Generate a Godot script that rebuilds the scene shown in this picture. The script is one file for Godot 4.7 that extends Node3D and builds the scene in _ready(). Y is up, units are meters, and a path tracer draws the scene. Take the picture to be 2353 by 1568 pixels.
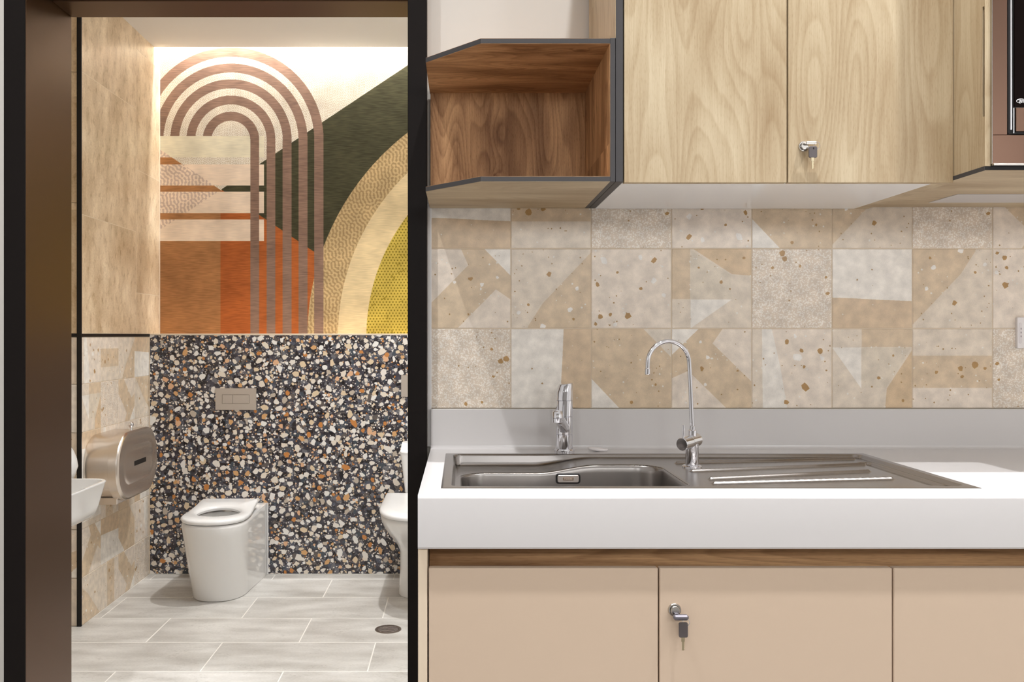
extends Node3D
# Kitchenette wall with a doorway into a tiled washroom. Units: metres. Eye at (0, 1.2, 0), looking along -z.
# Pixel measures of the photograph (2353 x 1568) are turned into metres on planes of known distance.

const F := 2104.0          # focal length in photograph pixels
const VX := 1062.0         # where the view axis meets the picture
const VY := 771.0
const EYE := 1.2
const ZK := 2.3            # kitchen tile face
const ZT := 4.595          # terrazzo face
const ZM := 4.76           # mural face
const XL := -1.57          # washroom left wall face
const TOP := 0.917         # worktop height
const XE := -0.0785        # left end of the kitchen run
const CEIL := 2.67
const KCEIL := 4.0         # kitchen ceiling

var M := {}                # materials
var uv_swap := false
var uv_off := Vector2.ZERO
var used := {}
var rng := RandomNumberGenerator.new()

func _ready() -> void:
	rng.seed = 4711
	make_camera_and_light()
	make_materials()
	build_structure()
	build_base_cabinets()
	build_worktop()
	build_open_shelf()
	build_upper_cabinet()
	build_microwave_unit()
	build_sink()
	build_mixer_tap()
	build_filter_tap()
	build_small_kitchen_things()
	build_junior_toilet()
	build_tall_toilet()
	build_washroom_fittings()
	build_basin()

# ------------------------------------------------------------------ camera and light
func make_camera_and_light() -> void:
	var cam := Camera3D.new()
	cam.name = "camera"
	cam.projection = Camera3D.PROJECTION_FRUSTUM
	cam.near = 0.05
	cam.far = 60.0
	cam.size = 2.0 * 0.05 * 784.0 / F
	cam.frustum_offset = Vector2((1176.5 - VX) / F, -(784.0 - VY) / F) * 0.05
	cam.position = Vector3(0, EYE, 0)
	add_child(cam)
	cam.current = true
	var env := Environment.new()
	env.background_mode = Environment.BG_COLOR
	env.background_color = Color(0.02, 0.02, 0.02)
	env.tonemap_mode = Environment.TONE_MAPPER_LINEAR
	env.tonemap_exposure = 1.0
	env.sdfgi_enabled = true
	env.ssao_enabled = true
	env.ssil_enabled = true
	var we := WorldEnvironment.new()
	we.name = "environment"
	we.environment = env
	add_child(we)
	# kitchen ceiling: a row of small downlights in front of the cabinets, and three opal globes further out in the room
	for q in [[-0.95, "doorway"], [0.48, "open shelf"], [1.5, "wall cabinet"], [2.45, "microwave"]]:
		downlight(Vector3(q[0], KCEIL, -1.32), Color(0.985, 0.99, 1.0), 7.6, "round recessed ceiling downlight in front of the " + q[1], "kitchen downlights", 42.0, 0.03)
	for q in [[-0.9, "doorway"], [0.55, "sink"], [2.0, "microwave"]]:
		globe_lamp(Vector3(q[0], 1.95, 1.3), Color(0.98, 0.99, 1.0), 0.92, "opal globe pendant lamp in the room opposite the " + q[1])
	# washroom: warm downlights and a cove strip washing the mural
	downlight(Vector3(-0.32, CEIL, -3.78), Color(0.985, 0.985, 0.98), 3.0, "recessed downlight in front of the low toilet", "washroom downlights", 54.0, 0.03)
	downlight(Vector3(-0.42, CEIL, -3.15), Color(0.94, 0.97, 1.0), 1.0, "recessed downlight in the middle of the washroom ceiling", "washroom downlights", 66.0, 0.035)
	dome_light(Vector3(0.1, CEIL, -3.2), 0.6)
	cove_light()

func dome_light(at: Vector3, energy: float) -> void:
	var t := thing("dome_light", "round opal dome lamp on the washroom ceiling", "ceiling light", at)
	var st := begin()
	lathe(st, [Vector2(0.17, 0.0), Vector2(0.17, -0.012), Vector2(0.155, -0.014)], 32, Transform3D.IDENTITY)
	part("base", st, plain(Color(0.9, 0.9, 0.9), 0.4), t)
	st = begin()
	lathe(st, [Vector2(0.155, -0.014), Vector2(0.15, -0.05), Vector2(0.12, -0.085), Vector2(0.07, -0.105), Vector2(0.0003, -0.11)], 32, Transform3D.IDENTITY, [1, 1, 1, 1])
	part("shade", st, glow(Color(1.0, 0.98, 0.96), 1.5), t)
	var l := OmniLight3D.new()
	l.name = "lamp"
	l.light_color = Color(0.95, 0.975, 1.0)
	l.light_energy = energy
	l.light_size = 0.1
	l.omni_range = 12.0
	l.omni_attenuation = 2.0
	l.shadow_enabled = true
	l.position = Vector3(0, -0.06, 0)
	t.add_child(l)

func downlight(at: Vector3, col: Color, energy: float, label: String, group: String, angle: float, size: float) -> void:
	var t := thing("downlight", label, "downlight", at, group)
	var st := begin()
	lathe(st, [Vector2(0.036, -0.001), Vector2(0.040, -0.006), Vector2(0.052, -0.004), Vector2(0.053, 0.0005)], 28, Transform3D.IDENTITY)
	part("trim_ring", st, plain(Color(0.9, 0.9, 0.88), 0.4), t)
	st = begin()
	lathe(st, [Vector2(0.0005, -0.002), Vector2(0.036, -0.002), Vector2(0.036, 0.0)], 24, Transform3D.IDENTITY)
	part("lens", st, glow(col, 2.5), t)
	var l := SpotLight3D.new()
	l.name = "lamp"
	l.light_color = col
	l.light_energy = energy
	l.spot_angle = angle
	l.spot_angle_attenuation = 0.95
	l.spot_range = 12.0
	l.spot_attenuation = 2.0
	l.light_size = size
	l.shadow_enabled = true
	l.position = Vector3(0, -0.012, 0)
	l.rotation_degrees = Vector3(-90, 0, 0)
	t.add_child(l)

func globe_lamp(at: Vector3, col: Color, energy: float, label: String) -> void:
	var t := thing("globe_lamp", label, "pendant lamp", at, "globe lamps in the kitchen")
	var st := begin()
	var pr := []
	for k in 17:
		pr.append(Vector2(sin(PI * k / 16.0) * 0.2, -cos(PI * k / 16.0) * 0.2))
	var gr := []
	for k in 16:
		gr.append(1)
	lathe(st, pr, 32, Transform3D.IDENTITY, gr)
	part("globe", st, glow(col, 1.4), t)
	st = begin()
	lathe(st, [Vector2(0.03, 0.19), Vector2(0.03, 0.235), Vector2(0.006, 0.245), Vector2(0.003, 0.26), Vector2(0.003, KCEIL - at.y - 0.02), Vector2(0.05, KCEIL - at.y - 0.02), Vector2(0.05, KCEIL - at.y)], 20, Transform3D.IDENTITY)
	part("cord", st, plain(Color8(60, 56, 52), 0.5), t)
	var l := OmniLight3D.new()
	l.name = "lamp"
	l.light_color = col
	l.light_energy = energy
	l.light_size = 0.19
	l.omni_range = 14.0
	l.omni_attenuation = 2.0
	l.shadow_enabled = true
	t.add_child(l)

func cove_light() -> void:
	var t := thing("cove_light", "linear warm light strip hidden in the ceiling slot above the mural", "cove light", Vector3(-0.41, 2.96, -4.695))
	var st := begin()
	box(st, Vector3(0, -0.005, 0), Vector3(2.28, 0.01, 0.03), 0.0)
	part("channel", st, plain(Color(0.8, 0.8, 0.8), 0.4), t)
	st = begin()
	box(st, Vector3(0, -0.0115, 0), Vector3(2.26, 0.003, 0.018), 0.0)
	part("diffuser", st, glow(Color(1.0, 0.97, 0.92), 2.0), t)
	var l := AreaLight3D.new()
	l.name = "lamp"
	l.area_size = Vector2(2.26, 0.03)
	l.light_color = Color(0.985, 0.985, 0.985)
	l.light_energy = 3.7
	l.area_normalize_energy = true
	l.shadow_enabled = true
	l.set("area_range", 10.0)
	l.set("area_attenuation", 2.0)
	l.position = Vector3(0, -0.018, 0)
	l.rotation_degrees = Vector3(-90, 0, 0)
	t.add_child(l)

# ------------------------------------------------------------------ naming
func numbered(called: String) -> String:
	if not used.has(called):
		used[called] = 0
		return called
	used[called] += 1
	return "%s_%03d" % [called, used[called]]

func thing(called: String, label: String, category: String, at := Vector3.ZERO, group := "") -> Node3D:
	var o := Node3D.new()
	o.name = numbered(called)
	add_child(o)
	o.position = at
	o.set_meta("label", label)
	o.set_meta("category", category)
	if group != "":
		o.set_meta("group", group)
	return o

func structure(called: String, label: String, category: String) -> Node3D:
	var o := thing(called, label, category)
	o.set_meta("kind", "structure")
	return o

func part(called: String, st: SurfaceTool, m: Material, parent: Node3D) -> MeshInstance3D:
	st.generate_normals()
	return put(called, st.commit(), m, parent)

func put(called: String, mesh: Mesh, m: Material, parent: Node3D) -> MeshInstance3D:
	var o := MeshInstance3D.new()
	o.name = called
	o.mesh = mesh
	o.material_override = m
	parent.add_child(o, true)
	return o

# point on the plane at distance d that shows at photograph pixel (px, py)
func at_px(px: float, py: float, d: float) -> Vector3:
	return Vector3((px - VX) * d / F, EYE - (py - VY) * d / F, -d)

# ------------------------------------------------------------------ mesh helpers
func begin() -> SurfaceTool:
	var st := SurfaceTool.new()
	st.begin(Mesh.PRIMITIVE_TRIANGLES)
	return st

func uv_of(p: Vector3, n: Vector3) -> Vector2:
	var a := n.abs()
	var q := Vector2(p.x, -p.y)
	if a.x > a.y and a.x > a.z:
		q = Vector2(p.z, -p.y)
	elif a.y > a.x and a.y > a.z:
		q = Vector2(p.x, p.z)
	if uv_swap:
		q = Vector2(q.y, q.x)
	return q + uv_off

func tri(st: SurfaceTool, a: Vector3, b: Vector3, c: Vector3, n: Vector3, group := -1) -> void:
	st.set_smooth_group(group)
	var v := [a, b, c] if (b - a).cross(c - a).dot(n) < 0.0 else [a, c, b]
	for p in v:
		st.set_uv(uv_of(p, n))
		st.add_vertex(p)

func quad(st: SurfaceTool, a: Vector3, b: Vector3, c: Vector3, d: Vector3, n: Vector3, group := -1) -> void:
	tri(st, a, b, c, n, group)
	tri(st, a, c, d, n, group)

func quad_uv(st: SurfaceTool, p: Array, uv: Array, n: Vector3) -> void:
	st.set_smooth_group(-1)
	for t in [[0, 1, 2], [0, 2, 3]]:
		var flip: bool = (p[t[1]] - p[t[0]]).cross(p[t[2]] - p[t[0]]).dot(n) > 0.0
		for i in ([t[0], t[2], t[1]] if flip else t):
			st.set_uv(uv[i])
			st.add_vertex(p[i])

func box(st: SurfaceTool, c: Vector3, s: Vector3, b := 0.0) -> void:
	var h := s / 2.0
	b = minf(b, minf(h.x, minf(h.y, h.z)) * 0.98)
	var i := h - Vector3(b, b, b)
	for ax in 3:
		var u := (ax + 1) % 3
		var v := (ax + 2) % 3
		for sg in [-1.0, 1.0]:
			var n := Vector3.ZERO
			n[ax] = sg
			var q := []
			for k in [[-1, -1], [1, -1], [1, 1], [-1, 1]]:
				var p := Vector3.ZERO
				p[ax] = sg * h[ax]
				p[u] = k[0] * i[u]
				p[v] = k[1] * i[v]
				q.append(c + p)
			quad(st, q[0], q[1], q[2], q[3], n)
	if b <= 0.0:
		return
	for ax in 3:
		var u := (ax + 1) % 3
		var v := (ax + 2) % 3
		for su in [-1.0, 1.0]:
			for sv in [-1.0, 1.0]:
				var n := Vector3.ZERO
				n[u] = su
				n[v] = sv
				var p1 := Vector3.ZERO
				p1[u] = su * h[u]
				p1[v] = sv * i[v]
				var p2 := Vector3.ZERO
				p2[u] = su * i[u]
				p2[v] = sv * h[v]
				var e := Vector3.ZERO
				e[ax] = i[ax]
				quad(st, c + p1 - e, c + p1 + e, c + p2 + e, c + p2 - e, n)
	for sx in [-1.0, 1.0]:
		for sy in [-1.0, 1.0]:
			for sz in [-1.0, 1.0]:
				tri(st, c + Vector3(sx * h.x, sy * i.y, sz * i.z), c + Vector3(sx * i.x, sy * h.y, sz * i.z), c + Vector3(sx * i.x, sy * i.y, sz * h.z), Vector3(sx, sy, sz))

# box from two corners given as x0,x1, y0,y1, distance near/far
func slab(st: SurfaceTool, x0: float, x1: float, y0: float, y1: float, zn: float, zf: float, b := 0.0) -> void:
	box(st, Vector3((x0 + x1) / 2, (y0 + y1) / 2, -(zn + zf) / 2), Vector3(x1 - x0, y1 - y0, zf - zn), b)

# polygon in (x, distance) extruded from y0 to y1
func plan_prism(st: SurfaceTool, pts: PackedVector2Array, y0: float, y1: float, sides := true, caps := true) -> void:
	if caps:
		var t := Geometry2D.triangulate_polygon(pts)
		for k in range(0, t.size(), 3):
			var a := pts[t[k]]
			var b := pts[t[k + 1]]
			var c := pts[t[k + 2]]
			tri(st, Vector3(a.x, y1, -a.y), Vector3(b.x, y1, -b.y), Vector3(c.x, y1, -c.y), Vector3.UP)
			tri(st, Vector3(a.x, y0, -a.y), Vector3(b.x, y0, -b.y), Vector3(c.x, y0, -c.y), Vector3.DOWN)
	if not sides:
		return
	var mid := Vector2.ZERO
	for p in pts:
		mid += p
	mid /= pts.size()
	for k in pts.size():
		var a := pts[k]
		var b := pts[(k + 1) % pts.size()]
		var d := (b - a).normalized()
		var n2 := Vector2(d.y, -d.x)
		if n2.dot((a + b) / 2 - mid) < 0:
			n2 = -n2
		quad(st, Vector3(a.x, y0, -a.y), Vector3(b.x, y0, -b.y), Vector3(b.x, y1, -b.y), Vector3(a.x, y1, -a.y), Vector3(n2.x, 0, -n2.y))

# closed rings joined one to the next; groups[k] is the smoothing group of the band from ring k to k+1
func loft(st: SurfaceTool, rings: Array, cap0 := true, cap1 := true, groups := []) -> void:
	var n: int = rings[0].size()
	for k in rings.size() - 1:
		var a: PackedVector3Array = rings[k]
		var b: PackedVector3Array = rings[k + 1]
		var g: int = groups[k] if k < groups.size() else 1
		st.set_smooth_group(g)
		for i in n:
			var j := (i + 1) % n
			var vs := [a[i], b[i], b[j], a[i], b[j], a[j]]
			var uvs := [Vector2(float(i) / n, k), Vector2(float(i) / n, k + 1), Vector2(float(i + 1) / n, k + 1), Vector2(float(i) / n, k), Vector2(float(i + 1) / n, k + 1), Vector2(float(i + 1) / n, k)]
			for q in 6:
				st.set_uv(uvs[q])
				st.add_vertex(vs[q])
	for e in [[cap0, 0], [cap1, rings.size() - 1]]:
		if e[0]:
			var r: PackedVector3Array = rings[e[1]]
			var m := Vector3.ZERO
			for p in r:
				m += p
			m /= n
			var o: PackedVector3Array = rings[1 if e[1] == 0 else rings.size() - 2]
			var away := m - o[0] - (r[0] - o[0]) * 0.0
			var om := Vector3.ZERO
			for p in o:
				om += p
			away = m - om / n
			if away.length() < 1e-6:
				away = (r[1] - r[0]).cross(m - r[0])
			for i in n:
				tri(st, r[i], r[(i + 1) % n], m, away)

func lathe(st: SurfaceTool, profile: Array, seg: int, xf: Transform3D, groups := [], cap0 := false, cap1 := false) -> void:
	var rings := []
	for p in profile:
		var r := PackedVector3Array()
		for i in seg:
			var a := TAU * i / seg
			r.append(xf * Vector3(cos(a) * maxf(p.x, 0.0002), p.y, -sin(a) * maxf(p.x, 0.0002)))
		rings.append(r)
	if groups.is_empty():
		for k in profile.size() - 1:
			groups.append(k + 1)
	loft(st, rings, cap0, cap1, groups)

# transform whose y axis runs from a to b
func along(a: Vector3, b: Vector3) -> Transform3D:
	var y := (b - a).normalized()
	var x := y.cross(Vector3(0.31, 0.2, 0.93)).normalized()
	return Transform3D(Basis(x, y, x.cross(y)), a)

func tube(st: SurfaceTool, path: Array, radii: Array, seg: int) -> void:
	var rings := []
	var t0: Vector3 = (path[1] - path[0]).normalized()
	var u := t0.cross(Vector3(0.3, 0.11, 0.9)).normalized()
	for k in path.size():
		var t: Vector3 = (path[mini(k + 1, path.size() - 1)] - path[maxi(k - 1, 0)]).normalized()
		u = (u - t * u.dot(t)).normalized()
		var w := t.cross(u)
		var r := PackedVector3Array()
		var rad: float = radii[k] if k < radii.size() else radii[-1]
		for i in seg:
			var a := TAU * i / seg
			r.append(path[k] + (u * cos(a) + w * sin(a)) * rad)
		rings.append(r)
	loft(st, rings, true, true)

# the same outline with its straight sides cut into short steps
func rounded_fine(w: float, h: float, r: float, n: int, steps: int) -> PackedVector2Array:
	var a := rounded(w, h, r, n)
	var o := PackedVector2Array()
	for k in a.size():
		o.append(a[k])
		if (k + 1) % (n + 1) == 0:
			var b := a[(k + 1) % a.size()]
			for q in range(1, steps):
				o.append(a[k].lerp(b, float(q) / steps))
	return o

func rounded(w: float, h: float, r: float, n := 6) -> PackedVector2Array:
	var o := PackedVector2Array()
	for q in [[1, 1, 0], [-1, 1, 1], [-1, -1, 2], [1, -1, 3]]:
		for k in n + 1:
			var a: float = PI / 2 * (q[2] + float(k) / n)
			o.append(Vector2(q[0] * (w / 2 - r) + cos(a) * r, q[1] * (h / 2 - r) + sin(a) * r))
	return o

# rounded plate standing on a plane facing the room (+z), with a softened front edge
func front_plate(st: SurfaceTool, c: Vector3, w: float, h: float, r: float, depth: float, b := 0.001) -> void:
	var rings := []
	for e in [[0.0, 0.0], [depth - b, 0.0], [depth, b]]:
		var ring := PackedVector3Array()
		for p in rounded(w - 2 * e[1], h - 2 * e[1], maxf(r - e[1], 0.0005), 5):
			ring.append(c + Vector3(p.x, p.y, e[0]))
		rings.append(ring)
	loft(st, rings, true, true, [1, 2])

# ------------------------------------------------------------------ materials
func plain(c: Color, rough: float, metal := 0.0, spec := 0.5) -> StandardMaterial3D:
	var m := StandardMaterial3D.new()
	m.albedo_color = c
	m.roughness = rough
	m.metallic = metal
	m.metallic_specular = spec
	return m

func glow(c: Color, strength: float) -> StandardMaterial3D:
	var m := plain(c, 0.6)
	m.emission_enabled = true
	m.emission = c
	m.emission_energy_multiplier = strength
	return m

func textured(t: Texture2D, rough: float, metres: Vector2, spec := 0.5) -> StandardMaterial3D:
	var m := plain(Color.WHITE, rough, 0.0, spec)
	m.albedo_texture = t
	m.uv1_scale = Vector3(1.0 / metres.x, 1.0 / metres.y, 1)
	return m

func make_materials() -> void:
	M.light_wood = textured(wood_texture(1024, 1024, Color8(202, 184, 153), Color8(165, 141, 108), 11, 7.0, 0.0044, false), 0.42, Vector2(1.0, 1.0), 0.4)
	M.walnut = textured(wood_texture(896, 896, Color8(216, 170, 123), Color8(134, 95, 62), 29, 6.0, 0.0050, true), 0.5, Vector2(0.7, 0.7), 0.35)
	M.rail = M.walnut.duplicate()
	M.rail.uv1_scale = Vector3(1.0 / 0.7, 1.0 / 1.8, 1)
	M.core = plain(Color8(68, 65, 65), 0.5, 0.0, 0.4)
	M.solid = plain(Color8(213, 209, 207), 0.22, 0.0, 0.5)
	M.white_board = plain(Color8(250, 250, 250), 0.12, 0.0, 0.5)
	M.paint = plain(Color8(215, 210, 202), 0.75, 0.0, 0.3)
	M.white_paint = plain(Color8(238, 236, 234), 0.75, 0.0, 0.3)
	M.ceiling_paint = plain(Color8(244, 241, 237), 0.85, 0.0, 0.2)
	M.beige = plain(Color8(210, 187, 164), 0.55, 0.0, 0.35)
	M.beige_edge = plain(Color8(230, 211, 186), 0.5, 0.0, 0.35)
	M.steel = brushed(Color8(160, 155, 151), 0.27)
	M.dispenser = plain(Color8(222, 213, 204), 0.27, 1.0)
	M.chrome = plain(Color8(226, 226, 230), 0.06, 1.0)
	M.dull_chrome = plain(Color8(196, 192, 186), 0.2, 1.0)
	M.black = plain(Color8(18, 15, 14), 0.5, 0.0, 0.4)
	M.frame = plain(Color8(22, 17, 15), 0.55, 0.0, 0.25)
	M.reveal = plain(Color8(94, 70, 52), 0.34, 0.9, 0.5)
	M.ceramic = plain(Color8(236, 234, 231), 0.08, 0.0, 0.55)
	M.seat = plain(Color8(244, 243, 242), 0.18, 0.0, 0.5)
	M.grout = plain(Color8(222, 205, 182), 0.85, 0.0, 0.2)
	M.stone_grout = plain(Color8(232, 219, 198), 0.85, 0.0, 0.2)
	M.floor_grout = plain(Color8(242, 238, 231), 0.85, 0.0, 0.2)
	M.plate = plain(Color8(190, 178, 166), 0.38, 0.35, 0.5)
	M.bronze = brushed(Color8(122, 96, 82), 0.24)
	M.glass = plain(Color8(20, 13, 12), 0.08, 0.0, 0.12)
	M.key_plastic = plain(Color8(88, 80, 80), 0.4)
	M.outlet = plain(Color8(236, 230, 228), 0.3)
	M.grey_strip = plain(Color8(200, 196, 194), 0.35)
	M.tile = plain(Color.WHITE, 0.3, 0.0, 0.45)
	M.tile.albedo_texture = tile_texture()
	M.terrazzo = textured(terrazzo_texture(1280, 1180), 0.22, Vector2(1.30, 1.1984), 0.5)
	M.mural = plain(Color.WHITE, 0.8, 0.0, 0.2)
	M.mural.albedo_texture = mural_texture()
	M.stone = textured(stone_texture(), 0.32, Vector2(1.2, 1.2), 0.45)
	M.floor_tile = textured(floor_texture(), 0.4, Vector2(1.8, 1.2), 0.4)

func brushed(c: Color, rough: float) -> StandardMaterial3D:
	var m := plain(c, rough, 1.0)
	var nz := FastNoiseLite.new()
	nz.seed = 5
	nz.noise_type = FastNoiseLite.TYPE_SIMPLEX
	nz.frequency = 0.35
	var img := nz.get_image(256, 64)
	img.resize(256, 256, Image.INTERPOLATE_BILINEAR)
	var w := 256
	var d := PackedByteArray()
	d.resize(w * w)
	var src := img.get_data()
	for i in w * w:
		d[i] = 228 + src[i] * 27 / 255
	m.roughness_texture = ImageTexture.create_from_image(Image.create_from_data(w, w, false, Image.FORMAT_L8, d))
	m.uv1_triplanar = true
	m.uv1_scale = Vector3(6, 6, 6)
	return m

func noise(seed_: int, freq: float, octaves := 3) -> FastNoiseLite:
	var n := FastNoiseLite.new()
	n.seed = seed_
	n.noise_type = FastNoiseLite.TYPE_SIMPLEX_SMOOTH
	n.frequency = freq
	n.fractal_type = FastNoiseLite.FRACTAL_FBM
	n.fractal_octaves = octaves
	return n

func tex(w: int, h: int, d: PackedByteArray) -> ImageTexture:
	var img := Image.create_from_data(w, h, false, Image.FORMAT_RGB8, d)
	return ImageTexture.create_from_image(img)

# flat-sawn boards: contour lines of a stretched noise, fibres and pores on top
func wood_texture(w: int, h: int, hi: Color, lo: Color, seed_: int, rings: float, freq: float, knots: bool) -> ImageTexture:
	var a := noise(seed_, freq, 2)
	var b := noise(seed_ + 1, 0.05, 2)
	var c := noise(seed_ + 2, 0.11, 1)
	var e := noise(seed_ + 3, 0.006, 2)
	var d := PackedByteArray()
	d.resize(w * h * 3)
	var kn := []
	if knots:
		kn = [[0.30 * w, 0.62 * h, 20.0, 60.0], [0.29 * w, 0.79 * h, 16.0, 26.0], [0.75 * w, 0.2 * h, 13.0, 22.0], [0.33 * w, 0.36 * h, 18.0, 34.0], [0.1 * w, 0.1 * h, 12.0, 30.0]]
	var dr := hi.r - lo.r
	var dg := hi.g - lo.g
	var db := hi.b - lo.b
	var k := 0
	for y in h:
		for x in w:
			var n1 := a.get_noise_2d(x, y * 0.2)
			var r := n1 * rings + 20.0 + b.get_noise_2d(x * 0.5, y * 0.05) * 0.14
			var dark := 0.0
			for q in kn:
				var dx: float = (x - q[0]) / q[2]
				var dy: float = (y - q[1]) / q[3]
				var s := dx * dx + dy * dy
				if s < 9.0:
					r += 2.2 * exp(-s * 0.7)
					if s < 1.0:
						dark += (1.0 - s) * 0.5
			var f := r - floorf(r)
			var t := f * f * (1.0 - smoothstep(0.8, 1.0, f))
			var fib := b.get_noise_2d(x * 5.0, y * 0.12)
			var pore := c.get_noise_2d(x * 5.0, y * 0.5)
			var v := 0.62 - t * 0.44 + fib * 0.2 + e.get_noise_2d(x * 1.6, y * 0.3) * 0.55 - dark
			if pore > 0.34:
				v -= (pore - 0.34) * 0.5
			v = clampf(v, -0.5, 1.12)
			d[k] = clampi(int((lo.r + dr * v) * 255.0), 0, 255)
			d[k + 1] = clampi(int((lo.g + dg * v) * 255.0), 0, 255)
			d[k + 2] = clampi(int((lo.b + db * v) * 255.0), 0, 255)
			k += 3
	return tex(w, h, d)

# fills a polygon (texture pixels) in an RGB byte image; wraps around the edges when asked to
func fill_poly(d: PackedByteArray, w: int, h: int, pts: PackedVector2Array, r: int, g: int, b: int, wrap := false, clip := Rect2i(0, 0, 99999, 99999)) -> void:
	var y0 := 1e9
	var y1 := -1e9
	for p in pts:
		y0 = minf(y0, p.y)
		y1 = maxf(y1, p.y)
	var n := pts.size()
	for y in range(int(ceilf(y0 - 0.5)), int(floorf(y1 - 0.5)) + 1):
		var yc := y + 0.5
		if not wrap and (y < maxi(0, clip.position.y) or y >= mini(h, clip.end.y)):
			continue
		var xs := []
		for i in n:
			var p := pts[i]
			var q := pts[(i + 1) % n]
			if (p.y <= yc) != (q.y <= yc):
				xs.append(p.x + (yc - p.y) / (q.y - p.y) * (q.x - p.x))
		xs.sort()
		for s in range(0, xs.size() - 1, 2):
			for x in range(int(ceilf(xs[s] - 0.5)), int(floorf(xs[s + 1] - 0.5)) + 1):
				var k := 0
				if wrap:
					k = (posmod(y, h) * w + posmod(x, w)) * 3
				else:
					if x < maxi(0, clip.position.x) or x >= mini(w, clip.end.x):
						continue
					k = (y * w + x) * 3
				d[k] = r
				d[k + 1] = g
				d[k + 2] = b

func chip(r: RandomNumberGenerator, c: Vector2, size: float, stretch := 1.0) -> PackedVector2Array:
	var o := PackedVector2Array()
	var n := r.randi_range(5, 8)
	var a0 := r.randf() * TAU
	var turn := r.randf() * PI
	for k in n:
		var a := a0 + TAU * (k + r.randf_range(-0.33, 0.33)) / n
		var q := Vector2(cos(a) * stretch, sin(a)) * size * r.randf_range(0.72, 1.12)
		o.append(c + q.rotated(turn))
	return o

const CELL := 384
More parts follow.
